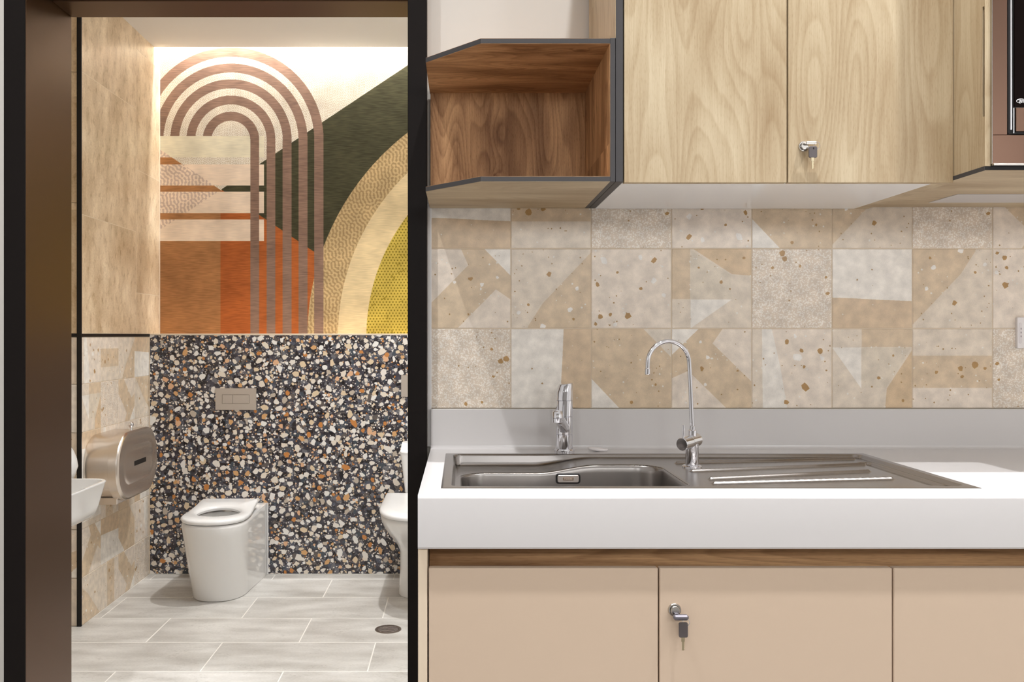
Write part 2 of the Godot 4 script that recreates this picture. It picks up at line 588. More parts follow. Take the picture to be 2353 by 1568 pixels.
# nine printed designs, four across and three down
func tile_texture() -> ImageTexture:
	var w := CELL * 4
	var h := CELL * 3
	var d := PackedByteArray()
	d.resize(w * h * 3)
	var r := RandomNumberGenerator.new()
	r.seed = 77
	var tan_ := Color8(217, 195, 166)
	var grey := Color8(227, 213, 195)
	var white := Color8(240, 233, 223)
	var light := Color8(234, 220, 204)
	var base := [white, grey, Color8(221, 205, 186), light, tan_, grey, light, grey, light]
	for k in 9:
		var ox := (k % 4) * CELL
		var oy := (k / 4) * CELL
		var clip := Rect2i(ox, oy, CELL, CELL)
		var rgn := func(pts: Array, c: Color) -> void:
			var p := PackedVector2Array()
			for q in range(0, pts.size(), 2):
				p.append(Vector2(ox + pts[q] * CELL, oy + pts[q + 1] * CELL))
			fill_poly(d, w, h, p, c.r8, c.g8, c.b8, false, clip)
		rgn.call([-0.1, -0.1, 1.1, -0.1, 1.1, 1.1, -0.1, 1.1], base[k])
		match k:
			0:
				rgn.call([-0.1, 0.61, 0.25, 0.62, 0.6, 0.64, 1.1, 0.66, 1.1, 1.1, -0.1, 1.1], Color8(214, 190, 160))
			1:
				rgn.call([-0.1, 0.34, 1.1, 0.34, 1.1, 0.74, -0.1, 0.74], tan_)
				rgn.call([-0.1, 0.745, 1.1, 0.745, 1.1, 1.1, -0.1, 1.1], light)
			3:
				rgn.call([0.0, 0.0, 0.13, 0.0, 0.15, 1.1, 0.0, 1.1], grey)
				rgn.call([0.13, 0.0, 0.25, 0.0, 0.36, 0.5, 0.46, 1.1, 0.14, 1.1], white)
			4:
				rgn.call([-0.1, 0.54, 0.0, 0.62, 0.36, 1.0, 0.44, 1.1, -0.1, 1.1], white)
				rgn.call([0.62, -0.1, 0.64, 0.0, 1.0, 0.37, 1.1, 0.47, 1.1, -0.1], Color8(226, 214, 198))
			5:
				rgn.call([1.1, -0.06, 0.4, 0.68, 0.22, 0.96, 0.18, 1.1, 1.1, 1.1], tan_)
			6:
				rgn.call([0.33, -0.1, 0.63, -0.1, 1.1, 0.46, 1.1, 0.68, 1.0, 0.64, 0.81, 0.51, 0.33, 1.0, 0.24, 1.1, -0.1, 1.1, -0.1, 0.76, 0.0, 0.69, 0.47, 0.21], tan_)
				rgn.call([0.64, -0.1, 1.1, -0.1, 1.1, 0.45, 0.64, -0.02], white)
			7:
				rgn.call([-0.1, -0.1, 0.235, -0.1, 0.235, 0.63, -0.1, 0.63], tan_)
				rgn.call([0.24, -0.1, 1.1, -0.1, 1.1, 0.35, 0.75, 0.32, 0.26, 0.0], Color8(216, 190, 156))
				rgn.call([0.24, 0.635, 0.75, 0.635, 0.26, 0.98, 0.24, 1.0], white)
				rgn.call([0.24, 0.02, 0.74, 0.33, 0.74, 0.63, 0.24, 0.63], Color8(222, 209, 190))
		# white grit of the speckled design
		if k == 2:
			for i in 2700:
				fill_poly(d, w, h, chip(r, Vector2(ox + r.randf() * CELL, oy + r.randf() * CELL), r.randf_range(1.3, 3.9), 1.4), 240, 231, 219, false, clip)
		var few := [14, 46, 26, 40, 46, 40, 34, 30, 44]
		for i in few[k]:
			var c := Vector2(ox + r.randf() * CELL, oy + r.randf() * CELL)
			var q := r.randf()
			var s := r.randf_range(1.5, 5.0)
			if q < 0.5:
				fill_poly(d, w, h, chip(r, c, s), 170, 136, 90, false, clip)
			else:
				fill_poly(d, w, h, chip(r, c, s * 1.1), 236, 230, 220, false, clip)
		var big := {1: [0.3, 0.55, 9, 0, 0.6, 0.5, 13, 0, 0.78, 0.46, 16, 0, 0.62, 0.6, 9, 0, 0.9, 0.5, 8, 0], 2: [0.38, 0.06, 16, 0, 0.41, 0.13, 13, 0, 0.26, 0.24, 7, 0, 0.92, 0.36, 8, 0, 0.94, 0.56, 10, 0, 0.6, 0.22, 7, 0], 3: [0.44, 0.17, 11, 0, 0.62, 0.28, 12, 0, 0.85, 0.28, 14, 0, 0.66, 0.73, 20, 0, 0.43, 0.92, 12, 0, 0.65, 0.48, 8, 0, 0.56, 0.36, 22, 1, 0.87, 0.37, 13, 1, 0.54, 0.1, 11, 1, 0.3, 0.6, 9, 1], 4: [0.5, 0.92, 8, 0, 0.8, 0.7, 6, 0], 5: [0.48, 0.32, 14, 0, 0.22, 0.7, 7, 0, 0.78, 0.88, 8, 0, 0.82, 0.5, 11, 1, 0.74, 0.76, 12, 1, 0.4, 0.97, 14, 1, 0.1, 0.8, 10, 1], 6: [0.5, 0.38, 12, 0, 0.64, 0.45, 11, 1, 0.3, 0.42, 9, 1, 0.83, 0.36, 8, 1, 0.47, 0.82, 6, 0], 7: [0.62, 0.42, 8, 0, 0.34, 0.24, 6, 0, 0.9, 0.12, 7, 0], 8: [0.16, 0.15, 18, 1, 0.61, 0.11, 11, 1, 0.78, 0.15, 13, 0, 0.08, 0.45, 11, 0, 0.78, 0.4, 13, 1, 0.9, 0.58, 11, 1, 0.46, 0.84, 18, 0, 0.12, 0.85, 12, 0, 0.24, 0.82, 9, 0, 0.06, 0.94, 10, 0, 0.33, 0.3, 7, 0, 0.62, 0.5, 9, 0, 0.3, 0.95, 10, 1]}
		var l: Array = big.get(k, [])
		for i in range(0, l.size(), 4):
			var cc := Vector2(ox + l[i] * CELL, oy + l[i + 1] * CELL)
			if l[i + 3] == 0:
				fill_poly(d, w, h, chip(r, cc, l[i + 2], 1.15), 180, 142, 92, false, clip)
			else:
				fill_poly(d, w, h, chip(r, cc, l[i + 2], 1.2), 240, 234, 226, false, clip)
	# cloudy wear of the print
	var n1 := noise(3, 0.012, 3)
	var n2 := noise(4, 0.16, 2)
	var k := 0
	for y in h:
		for x in w:
			var m := 1.0 + n1.get_noise_2d(x, y) * 0.085 + n2.get_noise_2d(x, y) * 0.03
			d[k] = clampi(int(d[k] * m), 0, 255)
			d[k + 1] = clampi(int(d[k + 1] * m), 0, 255)
			d[k + 2] = clampi(int(d[k + 2] * m), 0, 255)
			k += 3
	return tex(w, h, d)

func terrazzo_texture(w: int, h: int) -> ImageTexture:
	var d := PackedByteArray()
	d.resize(w * h * 3)
	var n1 := noise(8, 0.02, 3)
	var k := 0
	for y in h:
		for x in w:
			var v := n1.get_noise_2d(x, y) * 26.0
			d[k] = clampi(int(64 + v), 20, 110)
			d[k + 1] = clampi(int(60 + v), 20, 110)
			d[k + 2] = clampi(int(66 + v * 1.2), 20, 120)
			k += 3
	var r := RandomNumberGenerator.new()
	r.seed = 991
	var darks := [Color8(84, 86, 98), Color8(48, 42, 44), Color8(98, 90, 86), Color8(34, 28, 30), Color8(70, 76, 84), Color8(110, 108, 112)]
	for i in 5200:
		var c: Color = darks[r.randi() % 6]
		fill_poly(d, w, h, chip(r, Vector2(r.randf() * w, r.randf() * h), r.randf_range(2.5, 12.0) * (0.5 + r.randf()), 1.5), c.r8, c.g8, c.b8, true)
	var pale := [Color8(232, 224, 214), Color8(228, 216, 200), Color8(236, 232, 226), Color8(222, 200, 168), Color8(212, 164, 112), Color8(198, 132, 72), Color8(222, 176, 138), Color8(190, 176, 160)]
	var pick := [0, 0, 0, 0, 1, 1, 1, 2, 2, 2, 3, 4, 5, 3, 6, 7]
	for i in 9500:
		var c: Color = pale[pick[r.randi() % 16]]
		var s := 1.0 + pow(r.randf(), 2.2) * 4.2
		fill_poly(d, w, h, chip(r, Vector2(r.randf() * w, r.randf() * h), s, r.randf_range(1.0, 1.7)), c.r8, c.g8, c.b8, true)
	# the larger chips keep clear of each other
	var g := 16
	var gw := w / g + 1
	var gh := h / g + 1
	var taken := PackedByteArray()
	taken.resize(gw * gh)
	for step in [[900, 12.0, 16.5], [2300, 7.5, 12.0], [4200, 4.5, 7.5]]:
		for i in step[0]:
			var c := Vector2(r.randf() * w, r.randf() * h)
			var s := r.randf_range(step[1], step[2])
			var gi := int(c.y / g) * gw + int(c.x / g)
			if taken[gi] >= 1:
				continue
			if s > 11.0:
				for oy in [-1, 0, 1]:
					for ox in [-1, 0, 1]:
						taken[posmod(int(c.y / g) + oy, gh) * gw + posmod(int(c.x / g) + ox, gw)] = 1
			taken[gi] = 1
			var col: Color = pale[pick[r.randi() % 16]]
			fill_poly(d, w, h, chip(r, c, s * r.randf_range(0.8, 1.1), r.randf_range(0.75, 1.6)), col.r8, col.g8, col.b8, true)
	return tex(w, h, d)

# labyrinth pattern: waves of one length in many directions, repeating every 256 pixels
func waves(cycles: float, seed_: int) -> PackedFloat32Array:
	var r := RandomNumberGenerator.new()
	r.seed = seed_
	var v := []
	for i in 18:
		var a := r.randf() * PI
		v.append([roundf(cos(a) * cycles) * TAU / 256.0, roundf(sin(a) * cycles) * TAU / 256.0, r.randf() * TAU])
	var o := PackedFloat32Array()
	o.resize(65536)
	for y in 256:
		for x in 256:
			var s := 0.0
			for q in v:
				s += cos(q[0] * x + q[1] * y + q[2])
			o[y * 256 + x] = s / 3.0
	return o

const MS := 1.5            # texture pixels per photograph pixel of the mural
const MX0 := 356.0
const MX1 := 1300.0
const MY0 := 56.0
const MY1 := 780.0
func mural_texture() -> ImageTexture:
	var w := int((MX1 - MX0) * MS)
	var h := int((MY1 - MY0) * MS)
	var d := PackedByteArray()
	d.resize(w * h * 3)
	var fine := waves(46.0, 5)
	var bold := waves(21.0, 6)
	var weave := noise(31, 0.05, 2)
	var cloud := noise(32, 0.008, 3)
	var bars := [[313.0, 362.0], [378.0, 426.5], [441.0, 490.0], [505.0, 554.0]]
	var arch := [[44.5, 65.0], [82.0, 102.2], [119.0, 139.6], [155.2, 176.0], [191.6, 213.0]]
	var cream := Color8(232, 223, 207)
	var line := Color8(204, 186, 160)
	var green := Color8(74, 71, 52)
	var orange := Color8(176, 98, 52)
	var brown := Color8(174, 123, 80)
	var archc := Color8(142, 114, 98)
	var bar := Color8(238, 216, 192)
	var bar0 := Color8(232, 222, 194)
	var lilac := Color8(206, 182, 164)
	var ring0 := Color8(200, 172, 126)
	var ring1 := Color8(168, 140, 100)
	var disc := Color8(222, 198, 154)
	var yellow := Color8(196, 170, 78)
	var dot := Color8(126, 108, 36)
	var k := 0
	for j in h:
		var y := MY0 + (j + 0.5) / MS
		for i in w:
			var x := MX0 + (i + 0.5) / MS
			var c := cream
			var wv := fine[(j & 255) * 256 + (i & 255)]
			var streak := 0.0
			var meander := false
			# fields behind
			var gt := 376.0 - 0.667 * (x - 598.0)
			var gb := 495.0 + 0.671 * (x - 597.0)
			if x > 509.0 and y > gt and y < gb:
				c = green
				streak = 1.0
			elif (x > 509.0 and y >= gb) or (x <= 509.0 and y > 437.0 - 0.67 * (507.0 - x)):
				c = brown if x < 507.0 else orange
				streak = 0.6
			else:
				meander = true
			# big rings
			var dx := x - 1298.0
			var dy := y - 773.0
			var rr := dx * dx + dy * dy
			if rr < 591.5 * 591.5:
				meander = false
				streak = 0.3
				if rr < 456.0 * 456.0:
					c = yellow
					var row := floorf(y / 6.4)
					var hx := x + (3.7 if int(row) % 2 == 0 else 0.0)
					var ex := hx - floorf(hx / 7.4) * 7.4 - 3.7
					var ey := y - row * 6.4 - 3.2
					if ex * ex + ey * ey < 3.0:
						c = dot
				elif rr < 521.5 * 521.5:
					c = disc
				else:
					c = ring1 if bold[((j + 90) & 255) * 256 + ((i + 40) & 255)] > 0.1 else ring0
			# pale bars on the left
			if x < 607.0 and rr >= 591.5 * 591.5:
				for q in 4:
					if y >= bars[q][0] and y < bars[q][1]:
						c = bar0 if q == 0 else bar
						meander = false
						streak = 0.2
						if absf(y - 436.0) < (508.0 - x) * 0.66:
							c = lilac if bold[(j & 255) * 256 + (i & 255)] > -0.05 else bar
			if meander and wv > 0.22:
				c = line
			# arches with their legs
			var ar := -1.0
			if y < 322.0:
				if x > 530.6 or y < 313.0:
					ar = sqrt((x - 530.6) * (x - 530.6) + (y - 322.0) * (y - 322.0))
			elif x > 530.6:
				ar = x - 530.6
			if ar > 44.0 and ar < 213.5:
				for q in arch:
					if ar >= q[0] and ar < q[1]:
						c = archc
						streak = 0.7
			var m := 1.0 + cloud.get_noise_2d(i, j) * 0.10 + streak * weave.get_noise_2d(i * 0.35, j * 5.0) * 0.22
			d[k] = clampi(int(c.r * 255.0 * m), 0, 255)
			d[k + 1] = clampi(int(c.g * 255.0 * m), 0, 255)
			d[k + 2] = clampi(int(c.b * 255.0 * m), 0, 255)
			k += 3
	# short dashes strewn over the yellow disc
	var r := RandomNumberGenerator.new()
	r.seed = 64
	for i in 260:
		var p := Vector2(r.randf_range(830.0, 1290.0), r.randf_range(330.0, 770.0))
		if p.distance_to(Vector2(1298, 773)) > 450.0:
			continue
		var a := r.randf() * PI
		var u := Vector2(cos(a), sin(a)) * 5.0
		var v := Vector2(-sin(a), cos(a)) * 0.9
		var q := PackedVector2Array()
		for e in [u + v, u - v, -u - v, -u + v]:
			q.append((p + e - Vector2(MX0, MY0)) * MS)
		fill_poly(d, w, h, q, 142, 122, 40)
	return tex(w, h, d)

func stone_texture() -> ImageTexture:
	var w := 900
	var h := 900
	var n1 := noise(51, 0.006, 3)
	var n2 := noise(52, 0.03, 3)
	var n3 := noise(53, 0.12, 2)
	var n4 := noise(54, 0.018, 2)
	var d := PackedByteArray()
	d.resize(w * h * 3)
	var k := 0
	for y in h:
		for x in w:
			var v := n1.get_noise_2d(x, y * 0.6) * 0.5 + n3.get_noise_2d(x, y) * 0.16
			var p := n2.get_noise_2d(x * 1.2, y * 0.7)
			if p > 0.22:
				v -= (p - 0.22) * 0.9
			var q := n4.get_noise_2d(x * 1.1 + 300.0, y * 0.55)
			if q > 0.38:
				v -= 0.06 + (q - 0.38) * 0.7
			if q < -0.42:
				v += 0.14
			d[k] = clampi(int(216 + v * 58), 0, 255)
			d[k + 1] = clampi(int(193 + v * 64), 0, 255)
			d[k + 2] = clampi(int(160 + v * 68), 0, 255)
			k += 3
	return tex(w, h, d)

func floor_texture() -> ImageTexture:
	var w := 1200
	var h := 800
	var n1 := noise(61, 0.006, 4)
	var n2 := noise(62, 0.03, 4)
	var n3 := noise(63, 0.2, 2)
	var d := PackedByteArray()
	d.resize(w * h * 3)
	var k := 0
	for y in h:
		for x in w:
			var v := n1.get_noise_2d(x * 0.6, y * 1.6) * 0.7 + n3.get_noise_2d(x * 0.5, y) * 0.16
			var p := absf(n2.get_noise_2d(x * 0.45, y * 1.5 + 40.0))
			if p < 0.06 and n1.get_noise_2d(x + 900.0, y * 1.5) > 0.12:
				v -= (0.06 - p) * 7.0
			d[k] = clampi(int(206 + v * 44), 0, 255)
			d[k + 1] = clampi(int(202 + v * 46), 0, 255)
			d[k + 2] = clampi(int(196 + v * 48), 0, 255)
			k += 3
	return tex(w, h, d)

# ------------------------------------------------------------------ setting
var tile_cache := {}
# wall tile of w x h facing +z with its lower left corner at the origin; crop = part of the printed face it shows
func tile_mesh(w: float, h: float, design: int, turn: int, crop: Rect2) -> Mesh:
	var key := "%.4f %.4f %d %d %s" % [w, h, design, turn, crop]
	if tile_cache.has(key):
		return tile_cache[key]
	var st := begin()
	var g := 0.0012
	var b := 0.0012
	var t := 0.008
	var o := Vector2((design % 4) * 0.25, (design / 4) / 3.0)
	var uv := func(p: Vector2) -> Vector2:
		var q := Vector2(crop.position.x + crop.size.x * p.x / w, crop.position.y + crop.size.y * (1.0 - p.y / h)) - Vector2(0.5, 0.5)
		q = q.rotated(-PI / 2 * turn) * 0.992 + Vector2(0.5, 0.5)
		return o + Vector2(q.x * 0.25, q.y / 3.0)
	var outer := [Vector2(g, g), Vector2(w - g, g), Vector2(w - g, h - g), Vector2(g, h - g)]
	var inner := [Vector2(g + b, g + b), Vector2(w - g - b, g + b), Vector2(w - g - b, h - g - b), Vector2(g + b, h - g - b)]
	var f := []
	var fu := []
	for p in inner:
		f.append(Vector3(p.x, p.y, 0))
		fu.append(uv.call(p))
	quad_uv(st, f, fu, Vector3.BACK)
	for k in 4:
		var l := (k + 1) % 4
		var n := Vector3(outer[k].x + outer[l].x - w, outer[k].y + outer[l].y - h, 0)
		quad_uv(st, [f[k], f[l], Vector3(outer[l].x, outer[l].y, -b * 0.7), Vector3(outer[k].x, outer[k].y, -b * 0.7)], [fu[k], fu[l], uv.call(outer[l]), uv.call(outer[k])], n.normalized() + Vector3.BACK)
		quad_uv(st, [Vector3(outer[k].x, outer[k].y, -b * 0.7), Vector3(outer[l].x, outer[l].y, -b * 0.7), Vector3(outer[l].x, outer[l].y, -t), Vector3(outer[k].x, outer[k].y, -t)], [uv.call(outer[k]), uv.call(outer[l]), uv.call(outer[l]), uv.call(outer[k])], n.normalized())
	st.generate_normals()
	var m := st.commit()
	tile_cache[key] = m
	return m

func build_structure() -> void:
	var st: SurfaceTool
	# ---- partition wall between kitchen and washroom
	var w := structure("wall_front", "cream painted partition wall with a patterned tile splashback above the worktop", "wall")
	st = begin()
	slab(st, -0.0874, 2.6, 0.0, 4.05, ZK + 0.008, 2.5)
	slab(st, -2.6, -1.137, 0.0, 4.05, ZK + 0.008, 2.5)
	slab(st, -1.137, -0.0874, 2.10, 4.05, ZK + 0.008, 2.5)
	part("plaster", st, M.paint, w)
	st = begin()
	slab(st, XE + 0.002, 1.95, 1.0164, 1.53, ZK + 0.0015, ZK + 0.008)
	part("grout", st, M.grout, w)
	# design and quarter turns of every splashback tile, row by row from the top
	var rows := [
		[[0, 0], [1, 2], [2, 0], [8, 2], [4, 0], [5, 2], [2, 0], [6, 1], [4, 1], [3, 0]],
		[[6, 0], [5, 0], [8, 0], [7, 0], [2, 0], [0, 0], [5, 2], [8, 1], [6, 2], [1, 1]],
		[[2, 1], [0, 3], [4, 0], [6, 3], [3, 0], [7, 1], [1, 0], [2, 2], [0, 2], [5, 1]]]
	var p := 0.2017
	for r in 3:
		for c in 10:
			var x0 := 0.1224 + p * (c - 1)
			var y0 := 1.0164 + 0.2008 * (2 - r)
			var full := 0.2008
			var hh := full if r > 0 else 0.1105
			var wd := p
			if c == 9:
				wd = 0.11
			var crop := Rect2(0, 1.0 - hh / full, wd / p, hh / full)
			var t := put("tile", tile_mesh(wd, hh, rows[r][c][0], rows[r][c][1], crop), M.tile, w)
			t.position = Vector3(x0, y0, -ZK)
	st = begin()
	slab(st, -0.0874, XE + 0.0015, 0.92, 1.53, ZK - 0.001, ZK + 0.008, 0.001)
	part("edge_trim", st, M.white_paint, w)
	# ---- kitchen room around the camera
	w = structure("wall_left", "plain white kitchen wall on the left of the doorway", "wall")
	st = begin()
	slab(st, -2.7, -2.6, 0.0, 4.05, -2.6, 2.5)
	part("plaster", st, M.white_paint, w)
	w = structure("wall_right", "plain white kitchen wall beyond the microwave", "wall")
	st = begin()
	slab(st, 2.6, 2.7, 0.0, 4.05, -2.6, 2.5)
	part("plaster", st, M.white_paint, w)
	w = structure("wall_rear", "warm grey wall facing the kitchenette", "wall")
	st = begin()
	slab(st, -2.7, 2.7, 0.0, 4.05, -2.7, -2.6)
	part("plaster", st, plain(Color8(150, 145, 140), 0.8), w)
	w = structure("ceiling", "white kitchen ceiling", "ceiling")
	st = begin()
	slab(st, -2.7, 2.7, KCEIL, 4.1, -2.7, 2.5)
	part("plaster", st, M.white_paint, w)
	w = structure("floor", "pale kitchen floor", "floor")
	st = begin()
	slab(st, -2.7, 2.7, -0.1, 0.0, -2.7, 2.45)
	part("slab", st, plain(Color8(150, 147, 144), 0.6), w)
	# ---- door frame
	w = structure("door_1", "dark bronze metal door frame of the washroom doorway", "door frame")
	var zb := 2.543
	st = begin()
	slab(st, -1.137, -1.0843, 0.0, 2.136, 2.27, 2.276, 0.001)
	part("left_face", st, M.frame, w)
	st = begin()
	slab(st, -0.1349, -0.0874, 0.0, 2.136, 2.27, 2.276, 0.001)
	part("right_face", st, M.frame, w)
	st = begin()
	slab(st, -1.0843, -0.1349, 2.084, 2.136, 2.27, 2.276, 0.001)
	part("head_face", st, M.frame, w)
	st = begin()
	slab(st, -1.137, -1.0845, 0.0, 2.0885, 2.276, zb, 0.0015)
	part("jamb", st, M.reveal, w)
	st = begin()
	slab(st, -0.1345, -0.0874, 0.0, 2.0885, 2.276, zb, 0.0015)
	part("jamb", st, M.reveal, w)
	st = begin()
	slab(st, -1.0845, -0.1345, 2.0885, 2.13, 2.276, 2.42)
	slab(st, -1.0845, -0.1345, 2.0835, 2.13, 2.42, zb, 0.0015)
	part("head", st, M.reveal, w)
	# ---- washroom shell
	w = structure("wall_washroom_left", "washroom side wall, beige stone slabs above patterned tiles with black trims", "wall")
	st = begin()
	slab(st, -1.9, XL - 0.008, -0.01, 3.05, 3.783, 4.9)
	slab(st, -1.9, -1.648, -0.01, 3.05, 2.5, 3.783)
	slab(st, XL - 0.0082, XL - 0.0014, 0.0, 1.194, 3.79, ZT)
	part("grout", st, M.grout, w)
	var zj := [3.775, 3.98, 4.185, 4.39, 4.595]
	var yj := [0.0, 0.198, 0.398, 0.598, 0.798, 0.998, 1.193]
	var r2 := RandomNumberGenerator.new()
	r2.seed = 21
	var fix := [[5, 1, 6, 2], [6, 0, 4, 3], [3, 1, 7, 0], [0, 3, 1, 2], [7, 2, 6, 5], [3, 1, 5, 0]]
	for r in 6:
		for c in 4:
			var tw: float = zj[c + 1] - zj[c] if c < 3 else 0.205
			var th: float = yj[r + 1] - yj[r]
			var t := put("tile", tile_mesh(tw, th, fix[r][c], (r * 3 + c * 2 + 1) % 4, Rect2(0, 0, 1, th / 0.2)), M.tile, w)
			t.rotation.y = PI / 2
			t.position = Vector3(XL, yj[r], -zj[c])
		# narrow return facing the door, and the front stretch of the wall
		var th2: float = yj[r + 1] - yj[r]
		var s := put("tile", tile_mesh(0.075, th2, r2.randi() % 8, 1, Rect2(0.6, 0, 0.37, 1)), M.tile, w)
		s.position = Vector3(-1.648, yj[r], -3.775)
		for c in 6:
			var s2 := put("tile", tile_mesh(0.205, th2, r2.randi() % 8, r2.randi() % 4, Rect2(0, 0, 1, 1)), M.tile, w)
			s2.rotation.y = PI / 2
			s2.position = Vector3(-1.64, yj[r], -(2.545 + 0.205 * c))
	# stone slabs: corner column and near column with staggered joints
	for q in [[4.41, 4.752, [1.207, 1.405, 2.0, 2.58, 2.82]], [3.777, 4.41, [1.207, 1.70, 2.29, 2.82]]]:
		for k in q[2].size() - 1:
			st = begin()
			uv_off = Vector2(0.02 + r2.randf() * 0.5 + q[1], 0.02 + r2.randf() * 0.5 + q[2][k + 1])
			box(st, Vector3(XL - 0.004, (q[2][k] + q[2][k + 1]) / 2, -(q[0] + q[1]) / 2), Vector3(0.008, q[2][k + 1] - q[2][k] - 0.0022, q[1] - q[0] - 0.003), 0.0003)
			part("stone_slab", st, M.stone, w)
	for k in 3:
		st = begin()
		uv_off = Vector2(r2.randf(), r2.randf())
		box(st, Vector3(-1.61, 1.207 + 0.27 + 0.54 * k, -3.779), Vector3(0.076, 0.538, 0.008), 0.0006)
		part("stone_slab", st, M.stone, w)
		st = begin()
		box(st, Vector3(-1.644, 1.207 + 0.27 + 0.54 * k, -3.155), Vector3(0.008, 0.538, 1.22), 0.0006)
		part("stone_slab", st, M.stone, w)
	uv_off = Vector2.ZERO
	st = begin()
	slab(st, XL - 0.0082, XL - 0.0004, 1.207, 2.82, 3.778, 4.7595)
	part("stone_grout", st, M.stone_grout, w)
	w = structure("trim_1", "black metal corner trim standing on the washroom wall edge", "trim")
	st = begin()
	slab(st, XL - 0.0165, XL + 0.002, 0.0, 2.74, 3.768, 3.777, 0.0008)
	part("strip", st, M.black, w)
	w = structure("trim_2", "black metal strip between the stone slabs and the tiles", "trim")
	st = begin()
	slab(st, XL - 0.008, XL + 0.003, 1.194, 1.206, 3.777, ZT, 0.0008)
	slab(st, -1.648, XL - 0.0165, 1.194, 1.206, 3.770, 3.778, 0.0008)
	part("strip", st, M.black, w)
	w = structure("wall_back", "washroom end wall with speckled dark terrazzo below a geometric mural", "wall")
	st = begin()
	slab(st, -1.9, 0.9, -0.01, 3.05, ZM + 0.002, 4.95)
	slab(st, XL, 0.75, -0.01, 1.200, ZT + 0.012, ZM + 0.002)
	part("plaster", st, M.white_paint, w)
	st = begin()
	quad_uv(st, [Vector3(XL + 0.003, 0, -ZT), Vector3(0.75, 0, -ZT), Vector3(0.75, 1.2005, -ZT), Vector3(XL + 0.003, 1.2005, -ZT)], [Vector2(0, 1.2), Vector2(2.32, 1.2), Vector2(2.32, 0), Vector2(0, 0)], Vector3.BACK)
	slab(st, XL + 0.003, 0.75, 0.0, 1.2003, ZT + 0.0005, ZT + 0.012)
	part("terrazzo_panel", st, M.terrazzo, w)
	st = begin()
	slab(st, XL + 0.0005, 0.75, 1.2005, 1.2085, ZT - 0.001, ZM, 0.001)
	slab(st, XL + 0.0002, XL + 0.0035, 0.0, 1.2005, ZT - 0.0015, ZT + 0.012)
	part("ledge", st, M.grout, w)
	st = begin()
	var m0 := at_px(MX0, MY0, ZM)
	var m1 := at_px(MX1, MY1, ZM)
	var xa := XL
	var xb := 0.53
	var ya := 1.207
	var yb := 2.81
	var uvx := func(x: float) -> float: return (x - m0.x) / (m1.x - m0.x)
	var uvy := func(y: float) -> float: return (m0.y - y) / (m0.y - m1.y)
	quad_uv(st, [Vector3(xa, ya, -ZM), Vector3(xb, ya, -ZM), Vector3(xb, yb, -ZM), Vector3(xa, yb, -ZM)], [Vector2(uvx.call(xa), uvy.call(ya)), Vector2(uvx.call(xb), uvy.call(ya)), Vector2(uvx.call(xb), uvy.call(yb)), Vector2(uvx.call(xa), uvy.call(yb))], Vector3.BACK)
	part("mural", st, M.mural, w)
	w = structure("wall_washroom_right", "plain white washroom wall on the far side of the toilets", "wall")
	st = begin()
	slab(st, 0.75, 0.85, -0.01, 3.05, 2.5, 4.9)
	part("plaster", st, M.white_paint, w)
	w = structure("ceiling", "warm white washroom ceiling with a light slot along the mural", "ceiling")
	w.name = numbered("ceiling") if w.name == "ceiling" else w.name
	st = begin()
	slab(st, -1.9, 0.85, CEIL, CEIL + 0.02, 2.5, 4.668, 0.0008)
	slab(st, -1.9, 0.85, 2.98, 3.02, 2.5, 4.8)
	slab(st, -1.9, 0.85, CEIL + 0.02, 2.98, 4.655, 4.668)
	part("plaster", st, M.ceiling_paint, w)
	# washroom floor of 600 x 300 tiles in running bond
	w = structure("floor", "washroom floor of grey stone tiles in running bond", "floor")
	st = begin()
	slab(st, -1.9, 0.85, -0.1, -0.0004, 2.45, 4.9)
	part("grout", st, M.floor_grout, w)
	var zr := [4.583, 4.494, 4.190, 3.884, 3.576, 3.268, 2.96, 2.652, 2.45]
	for r in zr.size() - 1:
		var off := -0.936 if r % 2 == 0 else -0.638
		for c in range(-2, 4):
			var x0: float = maxf(off + 0.598 * c, -1.64 if zr[r + 1] < 3.7 else XL)
			var x1: float = minf(off + 0.598 * (c + 1), 0.75)
			if x1 - x0 < 0.02:
				continue
			st = begin()
			uv_off = Vector2(0.02 + r2.randf() * 1.1 - x0, 0.02 + r2.randf() * 0.82 + zr[r])
			box(st, Vector3((x0 + x1) / 2, -0.006, -(zr[r] + zr[r + 1]) / 2), Vector3(x1 - x0 - 0.0042, 0.012, zr[r] - zr[r + 1] - 0.0042), 0.0005)
			part("floor_tile", st, M.floor_tile, w)
	uv_off = Vector2.ZERO
	w = structure("baseboard_back", "low pale stone skirting at the foot of the terrazzo wall", "baseboard")
	st = begin()
	slab(st, XL, 0.75, -0.001, 0.004, 4.583, ZT, 0.001)
	part("strip", st, M.floor_tile, w)

